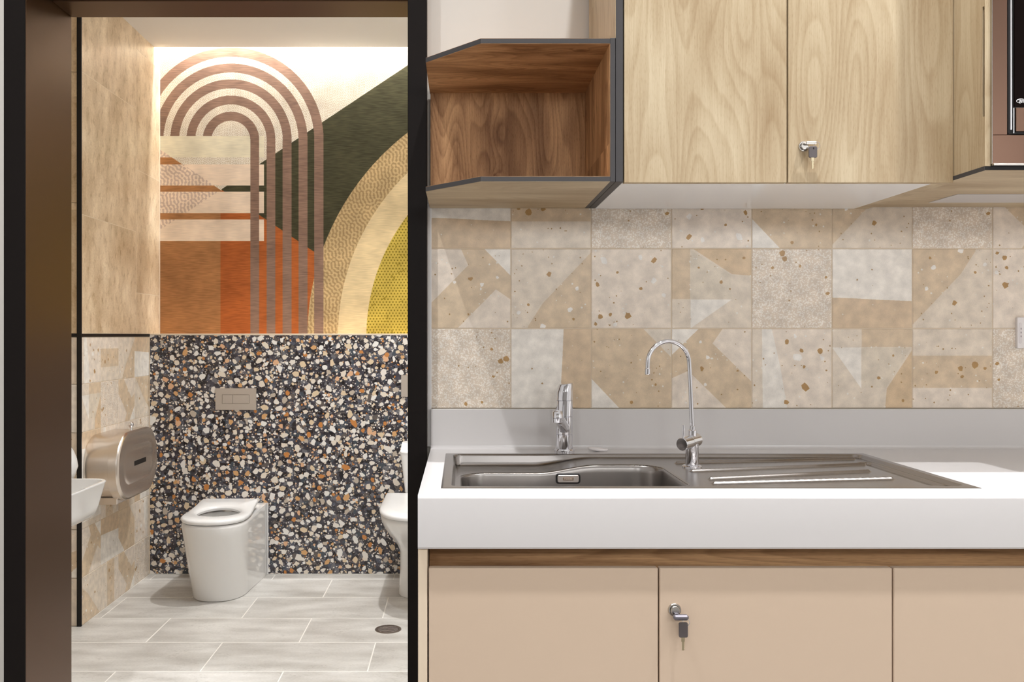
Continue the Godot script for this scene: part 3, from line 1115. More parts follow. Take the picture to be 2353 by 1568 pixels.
# ------------------------------------------------------------------ kitchen
func build_base_cabinets() -> void:
	var zd := 1.628
	var xs := [-0.0608, 0.3496, 0.7660, 1.1824, 1.60]
	var labels := ["beige base cabinet at the doorway end, without a lock", "beige base cabinet with a key lock under the sink", "beige base cabinet under the right end of the drainer", "beige base cabinet at the far end of the worktop"]
	for k in 4:
		var t := thing("base_cabinet", labels[k], "cabinet", Vector3(xs[k], 0, -zd), "beige base cabinets under the worktop")
		var wd: float = xs[k + 1] - xs[k]
		var st := begin()
		for sx in [0.009, wd - 0.009]:
			box(st, Vector3(sx, 0.41, -0.32), Vector3(0.016, 0.60, 0.59), 0.0006)
		box(st, Vector3(wd / 2, 0.118, -0.32), Vector3(wd - 0.034, 0.016, 0.59), 0.0)
		box(st, Vector3(wd / 2, 0.41, -0.607), Vector3(wd - 0.034, 0.60, 0.016), 0.0)
		part("carcass", st, M.beige, t)
		st = begin()
		box(st, Vector3(wd / 2, 0.055, -0.07), Vector3(wd - 0.002, 0.11, 0.016), 0.001)
		part("kickboard", st, M.beige, t)
		st = begin()
		box(st, Vector3(wd / 2, 0.786 - 0.336, -0.009), Vector3(wd - 0.0026, 0.672, 0.018), 0.0015)
		part("door", st, M.beige, t)
		if k == 1:
			var lock := begin()
			lathe(lock, [Vector2(0.0118, 0.0), Vector2(0.0118, 0.0015), Vector2(0.0105, 0.0035), Vector2(0.0088, 0.0035), Vector2(0.0084, 0.0025), Vector2(0.0082, 0.007), Vector2(0.0074, 0.0082), Vector2(0.0003, 0.0082)], 28, Transform3D(Basis(Vector3.RIGHT, PI / 2), Vector3(0.0278, 0.712, 0.0)))
			part("lock", lock, M.dull_chrome, t.get_node("door"))
	# end panel and finger rail
	var e := thing("end_panel", "narrow beige end panel of the base cabinets beside the door frame", "panel", Vector3(XE, 0, -zd))
	var s2 := begin()
	box(s2, Vector3(0.0082, 0.4095, -0.325), Vector3(0.0164, 0.819, 0.65), 0.001)
	part("board", s2, M.beige_edge, e)
	var rl := thing("finger_rail", "walnut brown finger rail running between worktop and base cabinet doors", "rail", Vector3(-0.0605, 0.755, -(zd + 0.065)))
	s2 = begin()
	uv_swap = true
	box(s2, Vector3(0.84, 0.032, -0.009), Vector3(1.68, 0.064, 0.018), 0.0)
	uv_swap = false
	part("board", s2, M.rail, rl)
	# keys hanging on the lock
	key_set(Vector3(0.3496 + 0.0278, 0.712, -zd), false)

func key_set(at: Vector3, folded_up: bool) -> void:
	var lab := "key with dark grey head hanging from the lock of the wooden wall cabinet" if folded_up else "key with dark grey head hanging from the lock of the beige base cabinet"
	var t := thing("key_pair", lab, "key", at)
	var st := begin()
	if folded_up:
		# the inserted key stands out and leans to the right
		box(st, Vector3(0.0105, 0.0045, 0.016), Vector3(0.0225, 0.0065, 0.0035), 0.0012)
		box(st, Vector3(0.0, 0.003, 0.0115), Vector3(0.006, 0.002, 0.009), 0.0005)
	else:
		box(st, Vector3(0.0075, -0.0085, 0.0165), Vector3(0.0265, 0.0095, 0.0105), 0.0028)
		box(st, Vector3(0.0, -0.003, 0.012), Vector3(0.006, 0.002, 0.008), 0.0005)
	part("inserted_key", st, M.dull_chrome if folded_up else plain(Color8(120, 116, 122), 0.3, 0.6), t)
	var c := Vector3(0.0215, -0.0015, 0.0165) if folded_up else Vector3(0.0165, -0.0175, 0.0172)
	st = begin()
	var path := []
	for k in 19:
		var a := TAU * k / 18.0
		path.append(c + Vector3(cos(a) * 0.0062, sin(a) * 0.0074, sin(a) * 0.0012))
	tube(st, path, [0.0006], 8)
	part("ring", st, M.chrome, t)
	st = begin()
	var hc := Vector3(0.0135, -0.0145, 0.0165) if folded_up else Vector3(0.0117, -0.0305, 0.0172)
	var hh := 0.0235 if folded_up else 0.0265
	front_plate(st, hc - Vector3(0, 0, 0.0014), 0.0172 if folded_up else 0.0158, hh, 0.003, 0.0028, 0.0007)
	part("key_head", st, M.key_plastic, t)
	st = begin()
	var bl := hc - Vector3(0, hh / 2, 0)
	box(st, bl + Vector3(-0.0005, -0.0035, 0), Vector3(0.0062, 0.008, 0.0016), 0.0003)
	box(st, bl + Vector3(-0.0007, -0.0145, 0), Vector3(0.0036, 0.0165, 0.0016), 0.0004)
	for k in 4:
		box(st, bl + Vector3(0.0014, -0.0095 - 0.0034 * k, 0), Vector3(0.0016, 0.0018, 0.0014), 0.0003)
	part("key_blade", st, plain(Color8(190, 176, 146), 0.28, 1.0), t)
	if folded_up:
		st = begin()
		front_plate(st, hc + Vector3(0.001, 0.0075, 0.0014), 0.0024, 0.004, 0.001, 0.0002, 0.0001)
		part("key_hole", st, M.black, t)

func build_worktop() -> void:
	var t := thing("worktop", "thick white solid-surface worktop with a low upstand along the tiles", "worktop", Vector3.ZERO)
	var st := begin()
	var x1 := 1.95
	var yb := 0.821
	# front apron: rounded section swept along the front
	var prof := []
	for k in 7:
		var a := PI / 2 * k / 6.0
		prof.append(Vector2(1.627 - sin(PI / 2 - a) * 0.007 + 0.0, TOP - 0.007 + sin(a) * 0.007))
	prof.append(Vector2(1.705, TOP))
	prof.insert(0, Vector2(1.62, yb + 0.004))
	prof.insert(0, Vector2(1.623, yb + 0.0005))
	prof.insert(0, Vector2(1.70, yb))
	for k in prof.size() - 1:
		var a: Vector2 = prof[k]
		var b: Vector2 = prof[k + 1]
		var n := Vector3(0, b.x - a.x, (b.y - a.y))
		var g := 1 if k >= 2 and k <= 8 else -1
		quad(st, Vector3(XE, a.y, -a.x), Vector3(x1, a.y, -a.x), Vector3(x1, b.y, -b.x), Vector3(XE, b.y, -b.x), n if n.length() > 0 else Vector3.UP, g)
	# left end
	var endp := PackedVector2Array()
	for p in prof:
		endp.append(p)
	endp.append(Vector2(2.3, TOP))
	endp.append(Vector2(2.3, yb))
	var tr := Geometry2D.triangulate_polygon(endp)
	for k in range(0, tr.size(), 3):
		var q := []
		for j in 3:
			q.append(Vector3(XE, endp[tr[k + j]].y, -endp[tr[k + j]].x))
		tri(st, q[0], q[1], q[2], Vector3.LEFT)
	# flat parts round the sink cut-out
	for r in [[XE, -0.034, 1.705, 2.3], [0.956, x1, 1.705, 2.3], [-0.034, 0.956, 2.184, 2.3]]:
		quad(st, Vector3(r[0], TOP, -r[2]), Vector3(r[1], TOP, -r[2]), Vector3(r[1], TOP, -r[3]), Vector3(r[0], TOP, -r[3]), Vector3.UP)
	slab(st, XE + 0.004, -0.034, yb + 0.002, 0.9, 1.71, 2.296)
	slab(st, 0.956, x1 - 0.002, yb + 0.002, 0.9, 1.71, 2.296)
	part("slab", st, M.solid, t)
	# upstand with a small cove at its foot
	st = begin()
	slab(st, XE, x1, TOP - 0.01, 1.0158, 2.286, 2.2985, 0.0012)
	for k in 5:
		var a := PI / 2 * k / 5.0
		var b := PI / 2 * (k + 1) / 5.0
		var c := Vector2(2.286 - 0.008, TOP + 0.008)
		var p := c + Vector2(sin(a), -cos(a)) * 0.008
		var q := c + Vector2(sin(b), -cos(b)) * 0.008
		quad(st, Vector3(XE, p.y, -p.x), Vector3(x1, p.y, -p.x), Vector3(x1, q.y, -q.x), Vector3(XE, q.y, -q.x), Vector3(0, 1, 1), 3)
	part("upstand", st, M.solid, t)

func shelf_board(t: Node3D, called: String, y0: float, y1: float, under: Material) -> void:
	var pts := PackedVector2Array([Vector2(-0.081, 2.2985), Vector2(-0.081, 2.033), Vector2(0.0388, 1.90), Vector2(0.307, 1.90), Vector2(0.307, 2.2985)])
	var st := begin()
	plan_prism(st, pts, y0 + 0.0008, y1 - 0.0008, true, false)
	var o := part(called, st, M.core, t)
	uv_swap = true
	uv_off = Vector2(0.0, 0.12) if y0 < 1.7 else Vector2(0.05, 0.3)
	st = begin()
	var inset := PackedVector2Array([Vector2(-0.0805, 2.298), Vector2(-0.0805, 2.0335), Vector2(0.0390, 1.9006), Vector2(0.307, 1.9006), Vector2(0.307, 2.298)])
	plan_prism(st, inset, y1 - 0.0009, y1, true, true)
	part("laminate", st, M.walnut, o)
	st = begin()
	plan_prism(st, inset, y0, y0 + 0.0009, true, true)
	part("laminate", st, under, o)
	uv_swap = false
	uv_off = Vector2.ZERO

func build_open_shelf() -> void:
	var t := thing("open_shelf", "open walnut wall shelf with dark edges and a cut-off front corner", "shelf")
	shelf_board(t, "bottom_board", 1.519, 1.5305, M.light_wood)
	shelf_board(t, "top_board", 1.8055, 1.817, M.walnut)
	var st := begin()
	uv_off = Vector2(0.12, 0.04)
	slab(st, -0.079, 0.307, 1.5305, 1.8055, 2.286, 2.2985)
	uv_off = Vector2.ZERO
	part("back_panel", st, M.walnut, t)
	st = begin()
	slab(st, 0.3072, 0.3178, 1.519, 1.8175, 1.90, 2.2985, 0.0004)
	var o := part("side_panel", st, M.core, t)
	st = begin()
	uv_off = Vector2(0.37, 0.2)
	slab(st, 0.3065, 0.3072, 1.5305, 1.8055, 1.9006, 2.298)
	part("laminate", st, M.walnut, o)
	uv_off = Vector2.ZERO

func build_upper_cabinet() -> void:
	var t := thing("wall_cabinet", "pale wood wall cabinet with two plain doors and a white underside", "cabinet")
	var y0 := 1.519
	var y1 := 2.45
	var st := begin()
	slab(st, 0.3188, 0.3338, y0, y1, 1.90, 2.2985, 0.0004)
	var side := part("side_panel", st, M.core, t)
	st = begin()
	slab(st, 0.3182, 0.3188, 1.8178, y1, 1.9004, 2.298)
	part("laminate", st, M.light_wood, side)
	st = begin()
	slab(st, 0.334, 1.0195, y0 + 0.01, y1, 2.2865, 2.2985)
	slab(st, 1.008, 1.0195, y0 + 0.01, y1, 1.919, 2.2865)
	slab(st, 0.334, 1.008, y1 - 0.012, y1, 1.919, 2.2865)
	part("carcass", st, M.light_wood, t)
	st = begin()
	slab(st, 0.3342, 0.985, y0 - 0.001, y0 + 0.009, 1.9185, 2.2985, 0.0008)
	part("underside", st, M.white_board, t)
	st = begin()
	uv_swap = true
	slab(st, 0.9855, 1.0195, y0 - 0.001, y0 + 0.009, 1.919, 2.2985, 0.0004)
	uv_swap = false
	part("underside_strip", st, M.light_wood, t)
	for k in 2:
		st = begin()
		uv_off = Vector2(0.05, 0.13) if k == 0 else Vector2(0.72, 0.41)
		var xa := 0.3362 if k == 0 else 0.6767
		var xb := 0.6735 if k == 0 else 1.0190
		slab(st, xa, xb, 1.5172, y1, 1.90, 1.918, 0.0008)
		var d := part("door", st, M.light_wood, t)
		if k == 1:
			st = begin()
			lathe(st, [Vector2(0.0112, 0.0), Vector2(0.0112, 0.0015), Vector2(0.0100, 0.0038), Vector2(0.0080, 0.0038), Vector2(0.0078, 0.003), Vector2(0.0076, 0.0085), Vector2(0.0068, 0.0095), Vector2(0.0003, 0.0095)], 28, Transform3D(Basis(Vector3.RIGHT, PI / 2), at_px(1846, 337, 1.90)))
			part("lock", st, M.dull_chrome, d)
	uv_off = Vector2.ZERO
	key_set(at_px(1846, 337, 1.90), true)

func build_microwave_unit() -> void:
	var t := thing("microwave_cabinet", "pale wood wall unit housing the built-in microwave", "cabinet")
	var zf := 1.787
	var y0 := 1.522
	var y1 := 2.45
	# side panel with a finger slot cut near its front edge
	var st := begin()
	uv_off = Vector2(0.31, 0.25)
	var slot0 := EYE + (VY - 267.0) * zf / F
	var slot1 := EYE + (VY - 13.0) * zf / F
	slab(st, 1.0202, 1.0312, y0 + 0.0075, y1, zf + 0.036, 2.2985)
	slab(st, 1.0202, 1.0312, y0 + 0.0075, slot0, zf + 0.0088, zf + 0.036)
	slab(st, 1.0202, 1.0312, slot1, y1, zf + 0.0088, zf + 0.036)
	slab(st, 1.0202, 1.0226, slot0, slot1, zf + 0.0088, zf + 0.036)
	slab(st, 1.0202, 1.0312, y0 + 0.0075, slot0, zf, zf + 0.0088)
	slab(st, 1.0202, 1.0312, slot1, y1, zf, zf + 0.0088)
	slab(st, 1.0202, 1.0312, slot0, slot1, zf, zf + 0.0016)
	part("side_panel", st, M.light_wood, t)
	uv_off = Vector2.ZERO
	st = begin()
	slab(st, 1.0204, 1.74, y0 + 0.0008, y0 + 0.0085, zf, 2.2985)
	var b := part("bottom_board", st, M.black, t)
	st = begin()
	uv_swap = true
	uv_off = Vector2(0.2, 0.44)
	slab(st, 1.0202, 1.739, y0, y0 + 0.0008, zf + 0.0006, 2.298)
	uv_swap = false
	uv_off = Vector2.ZERO
	part("laminate", st, M.light_wood, b)
	st = begin()
	slab(st, 1.0195, 1.0202, y0, y0 + 0.0085, zf, 2.298)
	part("edge_strip", st, M.core, b)
	st = begin()
	slab(st, 1.128, 1.62, y0 - 0.0012, y0 + 0.0002, 2.025 + 0.06, 2.155 + 0.06, 0.0005)
	part("vent_strip", st, M.grey_strip, t)
	st = begin()
	slab(st, 1.0312, 1.74, 1.535, y1, 2.2865, 2.2985)
	slab(st, 1.0312, 1.74, y1 - 0.012, y1, 1.85, 2.2865)
	part("carcass", st, M.light_wood, t)
	st = begin()
	slab(st, 1.729, 1.74, y0 + 0.0085, y1, zf, 1.85)
	part("side_panel", st, M.light_wood, t)
	# the microwave itself
	var zm := zf - 0.004
	var mw := thing("microwave", "built-in microwave with bronze steel trim and black glass door", "microwave", Vector3(1.0325, 1.5345, -zm))
	var gx := (2315.0 - VX) * zm / F - 1.0325       # left of the door
	var gy := EYE + (VY - 310.0) * zm / F - 1.5345   # foot of the door
	st = begin()
	box(st, Vector3(0.347, gy / 2, -0.006), Vector3(0.694, gy, 0.012), 0.0008)
	box(st, Vector3(gx / 2, gy + 0.21, -0.006), Vector3(gx, 0.42, 0.012), 0.0008)
	box(st, Vector3(0.694 - gx / 2, gy + 0.21, -0.006), Vector3(gx, 0.42, 0.012), 0.0008)
	box(st, Vector3(0.347, gy + 0.47, -0.006), Vector3(0.694, 0.1, 0.012), 0.0008)
	part("trim_frame", st, M.bronze, mw)
	st = begin()
	box(st, Vector3(0.347, -0.002, -0.002), Vector3(0.694, 0.004, 0.014), 0.0006)
	box(st, Vector3(-0.0005, 0.25, -0.004), Vector3(0.001, 0.5, 0.009), 0.0003)
	part("frame_edge", st, M.dull_chrome, mw)
	st = begin()
	var dw := 0.694 - gx * 2
	front_plate(st, Vector3(0.347, gy + 0.21, -0.012), dw - 0.001, 0.419, 0.005, 0.011, 0.0015)
	part("door_backing", st, M.black, mw)
	st = begin()
	box(st, Vector3(gx + 0.0075, gy + 0.21, -0.0004), Vector3(0.004, 0.40, 0.003), 0.0012)
	box(st, Vector3(gx + 0.012, gy + 0.028, -0.0002), Vector3(0.0025, 0.05, 0.0034), 0.0008)
	part("bezel", st, M.chrome, mw)
	st = begin()
	box(st, Vector3(0.347, gy + 0.235, 0.0002), Vector3(dw - 0.026, 0.36, 0.003), 0.0006)
	part("glass", st, M.glass, mw)
	st = begin()
	box(st, Vector3(0.347, gy + 0.0295, 0.001), Vector3(dw - 0.03, 0.046, 0.004), 0.0008)
	part("handle_panel", st, M.bronze, mw)
	var tm := TextMesh.new()
	tm.text = "INVERTER"
	var f := SystemFont.new()
	f.font_names = PackedStringArray(["Droid Sans"])
	f.font_weight = 700
	f.font_italic = true
	tm.font = f
	tm.font_size = 48
	tm.pixel_size = 0.00021
	tm.depth = 0.0003
	tm.horizontal_alignment = HORIZONTAL_ALIGNMENT_LEFT
	var lp := at_px(2339.0, 238.5, zm) - mw.position
	var lw := plain(Color8(235, 232, 232), 0.4)
	var o := put("lettering", tm, lw, mw)
	o.scale = Vector3(0.6, 1.0, 1.0)
	o.position = Vector3(lp.x, lp.y + 0.0045, 0.0019)
	# the swoosh that sweeps round the first letter
	st = begin()
	var sw := []
	for k in 15:
		var a := PI * (0.42 + 0.95 * k / 14.0)
		sw.append(Vector3(lp.x + 0.0068 + cos(a) * 0.0105, lp.y + 0.0046 + sin(a) * 0.0044, 0.0019))
	sw.append(Vector3(lp.x + 0.004, lp.y - 0.0002, 0.0019))
	tube(st, sw, [0.0003, 0.0005, 0.0006, 0.0007, 0.0007, 0.0007, 0.0007, 0.0007, 0.0007, 0.0007, 0.0006, 0.0005, 0.0004, 0.0003, 0.0003, 0.0002], 6)
	part("swoosh", st, lw, mw)

func seg_dist(p: Vector2, a: Vector2, b: Vector2) -> float:
	var t := clampf((p - a).dot(b - a) / (b - a).length_squared(), 0.0, 1.0)
	return p.distance_to(a + (b - a) * t)

func sd_round(p: Vector2, c: Vector2, half: Vector2, r: float) -> float:
	var q := (p - c).abs() - half + Vector2(r, r)
	return Vector2(maxf(q.x, 0), maxf(q.y, 0)).length() + minf(maxf(q.x, q.y), 0.0) - r

const BC := Vector2(0.256, 0.198)     # bowl opening: middle and half size
const BH := Vector2(0.222, 0.160)
const SX := -0.0394
const SZ := 1.692
func sink_height(u: float, w: float) -> float:
	var p := Vector2(u, w)
	var y := 0.0012
	var edge := minf(minf(u, 1.0 - u), minf(w, 0.498 - w))
	y -= 0.0009 * (1.0 - smoothstep(0.0, 0.003, edge))
	var tier := smoothstep(0.0, 0.007, -sd_round(p, Vector2(0.5, 0.249), Vector2(0.482, 0.231), 0.022))
	var deep := lerpf(0.026, 0.008, smoothstep(0.20, 0.345, u))
	y -= tier * deep
	if u > 0.47:
		var x := u + SX
		var z := w + SZ
		for r in [[0.500, 1.841, 0.862, 1.944], [0.492, 1.785, 0.864, 1.844], [0.490, 1.946, 0.905, 2.050], [0.486, 2.070, 0.912, 2.135]]:
			var dd := seg_dist(Vector2(x, z), Vector2(r[0], r[1]), Vector2(r[2], r[3]))
			y += 0.0055 * exp(-dd * dd / (0.0042 * 0.0042))
		y -= 0.006 * smoothstep(0.0, 0.006, -sd_round(Vector2(x, z), Vector2(0.917, 1.93), Vector2(0.017, 0.165), 0.012))
	return y

func build_sink() -> void:
	var t := thing("sink", "stainless steel sink with one bowl and a ridged drainer set in the worktop", "sink", Vector3(SX, TOP, -SZ))
	var nx := 400
	var nz := 200
	var pts := PackedVector3Array()
	for j in nz + 1:
		for i in nx + 1:
			var u := float(i) / nx
			var w := 0.498 * j / nz
			pts.append(Vector3(u, sink_height(u, w), -w))
	var nor := PackedVector3Array()
	var uvs := PackedVector2Array()
	var e := 0.0008
	for p in pts:
		var u := p.x
		var w := -p.z
		var gx := (sink_height(u + e, w) - sink_height(u - e, w)) / (2 * e)
		var gz := (sink_height(u, w + e) - sink_height(u, w - e)) / (2 * e)
		nor.append(Vector3(-gx, 1, gz).normalized())
		uvs.append(Vector2(p.x, p.z))
	var idx := PackedInt32Array()
	for j in nz:
		for i in nx:
			var a := j * (nx + 1) + i
			if sd_round(Vector2((i + 0.5) / nx, 0.498 * (j + 0.5) / nz), BC, BH, 0.062) < 0.0:
				continue
			idx.append_array(PackedInt32Array([a, a + nx + 1, a + nx + 2, a, a + nx + 2, a + 1]))
	var arr := []
	arr.resize(Mesh.ARRAY_MAX)
	arr[Mesh.ARRAY_VERTEX] = pts
	arr[Mesh.ARRAY_NORMAL] = nor
	arr[Mesh.ARRAY_TEX_UV] = uvs
	arr[Mesh.ARRAY_INDEX] = idx
	var am := ArrayMesh.new()
	am.add_surface_from_arrays(Mesh.PRIMITIVE_TRIANGLES, arr)
	put("drainer", am, M.steel, t)
	var rings := []
	for q in [[-0.0045, 0.0003, 0.0], [-0.001, -0.0002, 0.0], [0.002, -0.0022, 0.1], [0.0035, -0.006, 0.3], [0.0042, -0.012, 0.6], [0.006, -0.045, 1.0], [0.012, -0.125, 1.0], [0.022, -0.152, 1.0], [0.045, -0.166, 1.0], [0.12, -0.171, 1.0]]:
		var r := PackedVector3Array()
		for p in rounded_fine(2 * (BH.x - q[0]), 2 * (BH.y - q[0]), maxf(0.062 - q[0], 0.02), 14, 40):
			var pu := BC.x + p.x
			var pw := BC.y + p.y
			r.append(Vector3(pu, lerpf(sink_height(pu, pw), -0.016, q[2]) + q[1], -pw))
		rings.append(r)
	var bs := begin()
	loft(bs, rings, false, true, [1, 1, 1, 1, 1, 1, 1, 1, 1])
	part("bowl", bs, M.steel, t)
	# overflow on the rear wall of the bowl
	var oc := at_px(1305.5, 1100.5, 2.042) - t.position
	var ov := Node3D.new()
	ov.name = "overflow"
	t.add_child(ov)
	ov.position = oc
	var st := begin()
	front_plate(st, Vector3(0, 0, -0.004), 0.0545, 0.0225, 0.006, 0.0052, 0.0006)
	part("gap_ring", st, M.black, ov)
	st = begin()
	front_plate(st, Vector3(0, 0, 0.0002), 0.0475, 0.0165, 0.004, 0.0026, 0.0008)
	part("cover", st, plain(Color8(172, 162, 154), 0.35, 0.5), ov)
	st = begin()
	front_plate(st, Vector3(0, 0, 0.0026), 0.0235, 0.0068, 0.0005, 0.0005, 0.0001)
	part("badge", st, plain(Color8(128, 108, 92), 0.4, 0.5), ov)
	var tm := TextMesh.new()
	tm.text = "FRANKE"
	var f := SystemFont.new()
	f.font_names = PackedStringArray(["Droid Sans"])
	f.font_weight = 700
	tm.font = f
	tm.font_size = 32
	tm.pixel_size = 0.000155
	tm.depth = 0.0002
	var o := put("lettering", tm, plain(Color8(206, 192, 178), 0.35, 0.5), ov)
	o.position = Vector3(0, 0, 0.0032)

func build_mixer_tap() -> void:
	var c := Vector3(at_px(1297, 1040, 2.213).x, TOP, -2.2135)
	var t := thing("mixer_tap", "chrome column mixer tap with a short stub spout behind the sink bowl", "tap", c)
	var st := begin()
	lathe(st, [Vector2(0.0003, 0.0), Vector2(0.0247, 0.0), Vector2(0.0247, 0.006), Vector2(0.023, 0.009), Vector2(0.0195, 0.0098)], 36, Transform3D.IDENTITY)
	part("base_ring", st, M.chrome, t)
	st = begin()
	var pr := []
	var gr := []
	var ys := [0.009, 0.044, 0.0872, 0.126]
	for k in 3:
		pr.append(Vector2(0.0188, ys[k]))
		pr.append(Vector2(0.0203, ys[k] + 0.0006))
		pr.append(Vector2(0.0203, ys[k + 1] - 0.0008))
		pr.append(Vector2(0.0188, ys[k + 1]))
	for k in pr.size():
		gr.append(k + 1)
	lathe(st, pr, 40, Transform3D.IDENTITY, gr)
	part("column", st, M.chrome, t)
	# turning head with a slanted top
	st = begin()
	var rings := []
	for q in [[0.0188, 0.126, 0.0, 0.0], [0.0203, 0.1266, 0.0, 0.0], [0.0203, 0.1475, 0.15, 0.0], [0.0186, 0.160, 0.12, 0.002], [0.0168, 0.1655, 0.1, 0.003], [0.0160, 0.1665, 0.1, 0.003]]:
		var r := PackedVector3Array()
		for i in 40:
			var a := TAU * i / 40
			r.append(Vector3(cos(a) * q[0] + q[3], q[1] + cos(a) * q[0] * q[2], -sin(a) * q[0]))
		rings.append(r)
	loft(st, rings, false, true, [1, 2, 3, 3, 4])
	part("head", st, M.chrome, t)
	st = begin()
	var a0 := Vector3(-0.002, 0.060, 0.012)
	var a1 := Vector3(at_px(1281, 955, 2.105).x, EYE - (957.0 - VY) * 2.105 / F, -2.105) - c
	tube(st, [a0, a0.lerp(a1, 0.4), a0.lerp(a1, 0.8), a1 + Vector3(0, 0.003, -0.003), a1 + Vector3(0, 0.006, 0.005)], [0.0135, 0.0128, 0.0122, 0.0118, 0.009], 28)
	part("spout", st, M.chrome, t)
	st = begin()
	lathe(st, [Vector2(0.0003, 0.0125), Vector2(0.009, 0.0125), Vector2(0.0118, 0.0095), Vector2(0.0122, -0.004), Vector2(0.0112, -0.0046), Vector2(0.0122, -0.0052), Vector2(0.0118, -0.014), Vector2(0.0003, -0.014)], 30, Transform3D(Basis.IDENTITY, a1), [1, 2, 2, 3, 4, 5, 6])
	part("nozzle", st, M.chrome, t)

func build_filter_tap() -> void:
	var z := 2.012
	var b := Vector3(at_px(1590, 1074, z).x, TOP - 0.0068, -z)
	var t := thing("filter_tap", "slim chrome gooseneck tap on the sink ledge beside the drainer", "tap", b)
	var s := z / F
	var st := begin()
	lathe(st, [Vector2(0.0003, 0.0), Vector2(0.0215, 0.0), Vector2(0.0215, 0.0028), Vector2(0.0195, 0.0045), Vector2(0.0143, 0.0048)], 36, Transform3D.IDENTITY)
	part("flange", st, M.chrome, t)
	st = begin()
	lathe(st, [Vector2(0.0143, 0.004), Vector2(0.0143, 0.056), Vector2(0.012, 0.058)], 36, Transform3D.IDENTITY)
	part("pillar", st, M.chrome, t)
	# valve barrel lying across, its cap turned towards the room
	var ax := Vector3(-0.72, -0.10, 0.69).normalized()
	var mid := Vector3(0.001, 0.0575, 0.0)
	st = begin()
	var x0 := along(mid - ax * 0.020, mid + ax * 0.05)
	lathe(st, [Vector2(0.0003, 0.0), Vector2(0.0125, 0.0), Vector2(0.0142, 0.002), Vector2(0.0142, 0.032), Vector2(0.0134, 0.0324), Vector2(0.0142, 0.033), Vector2(0.0142, 0.061), Vector2(0.0134, 0.0625), Vector2(0.0003, 0.063)], 36, x0)
	part("valve_barrel", st, M.chrome, t)
	st = begin()
	var lv := mid + ax * 0.036
	tube(st, [lv + Vector3(0, 0.010, 0), lv + Vector3(0, 0.042, 0.001)], [0.0025, 0.0024], 14)
	part("lever", st, M.chrome, t)
	st = begin()
	lathe(st, [Vector2(0.0085, 0.066), Vector2(0.0088, 0.067), Vector2(0.0088, 0.081), Vector2(0.0062, 0.0825), Vector2(0.0058, 0.090), Vector2(0.0045, 0.0905)], 28, Transform3D(Basis.IDENTITY, Vector3(0.001, 0, 0)))
	part("collar", st, M.chrome, t)
	# tall swan neck
	st = begin()
	var path := []
	var px := [[1591.0, 990.0], [1588.5, 940.0], [1586.5, 890.0], [1584.5, 850.0]]
	for q in px:
		path.append(at_px(q[0], q[1], z) - b)
	for k in 19:
		var a := PI * k / 18.0
		path.append(at_px(1536.0 + cos(a) * 47.5, 834.0 - sin(a) * 49.5, z - 0.022 * (1.0 - cos(a))) - b)
	path.append(at_px(1488.0, 850.0, z - 0.044) - b)
	tube(st, path, [0.0048], 18)
	part("neck", st, M.chrome, t)
	st = begin()
	var e := at_px(1488.0, 861.0, z - 0.044) - b
	lathe(st, [Vector2(0.0003, 0.0), Vector2(0.005, 0.0), Vector2(0.0057, 0.001), Vector2(0.0057, 0.0125), Vector2(0.0046, 0.014)], 22, Transform3D(Basis.IDENTITY, e))
	part("nozzle", st, M.chrome, t)

func build_small_kitchen_things() -> void:
	# little oval cap lying behind the sink
	var t := thing("plug_cap", "small white oval cap lying on the worktop beside the mixer tap", "cap", Vector3(at_px(1374, 1034, 2.235).x, TOP, -2.235))
	var st := begin()
	var rings := []
	for q in [[0.6, 0.0008], [0.88, 0.002], [1.0, 0.006], [0.97, 0.0078], [0.5, 0.0084]]:
		var r := PackedVector3Array()
		for i in 32:
			var a := TAU * i / 32
			r.append(Vector3(cos(a) * 0.025 * q[0], q[1] - cos(a) * 0.0022, -sin(a) * 0.016 * q[0]))
		rings.append(r)
	loft(st, rings, true, true)
	part("shell", st, M.outlet, t)
	# socket plate on the splashback
	var c := at_px(2333, 765, ZK)
	var o := thing("socket_plate", "white electrical socket plate on the tiled splashback", "socket", c)
	st = begin()
	front_plate(st, Vector3(0.057, 0, 0), 0.114, 0.078, 0.003, 0.009, 0.0014)
	part("plate", st, M.outlet, o)
	st = begin()
	front_plate(st, Vector3(0.0075, -0.001, 0.0088), 0.0072, 0.052, 0.0034, 0.0008, 0.0004)
	part("rocker", st, plain(Color8(226, 219, 218), 0.3), o)
	for k in 3:
		st = begin()
		front_plate(st, Vector3(0.0088, 0.010 - 0.0095 * k, 0.0095), 0.0026, 0.0042, 0.0006, 0.0003, 0.0001)
		part("marking", st, plain(Color8(150, 138, 138), 0.5), o)

# ------------------------------------------------------------------ washroom
# D-shaped outline in plan: straight sides, curved front; z runs from the front edge zf to the back zb
func d_ring(cx: float, hw: float, zf: float, zb: float, bend: float, y: float, hb := 0.0, n := 44) -> PackedVector3Array:
	var r := PackedVector3Array()
	var zm := zf + bend
	if hb == 0.0:
		hb = hw
	for k in n:
		var a := PI * k / (n - 1)
		var ca := cos(a)
		var sa := sin(a)
		r.append(Vector3(cx + hw * signf(ca) * pow(absf(ca), 0.86), y, -(zm - bend * pow(sa, 0.92))))
	for k in 6:
		r.append(Vector3(cx - lerpf(hw, hb, (k + 1) / 6.0), y, -lerpf(zm, zb, (k + 1) / 6.0)))
	for k in range(1, 6):
		r.append(Vector3(lerpf(cx - hb, cx + hb, k / 6.0), y, -zb))
	for k in 6:
		r.append(Vector3(cx + lerpf(hb, hw, k / 6.0), y, -lerpf(zb, zm, k / 6.0)))
	return r

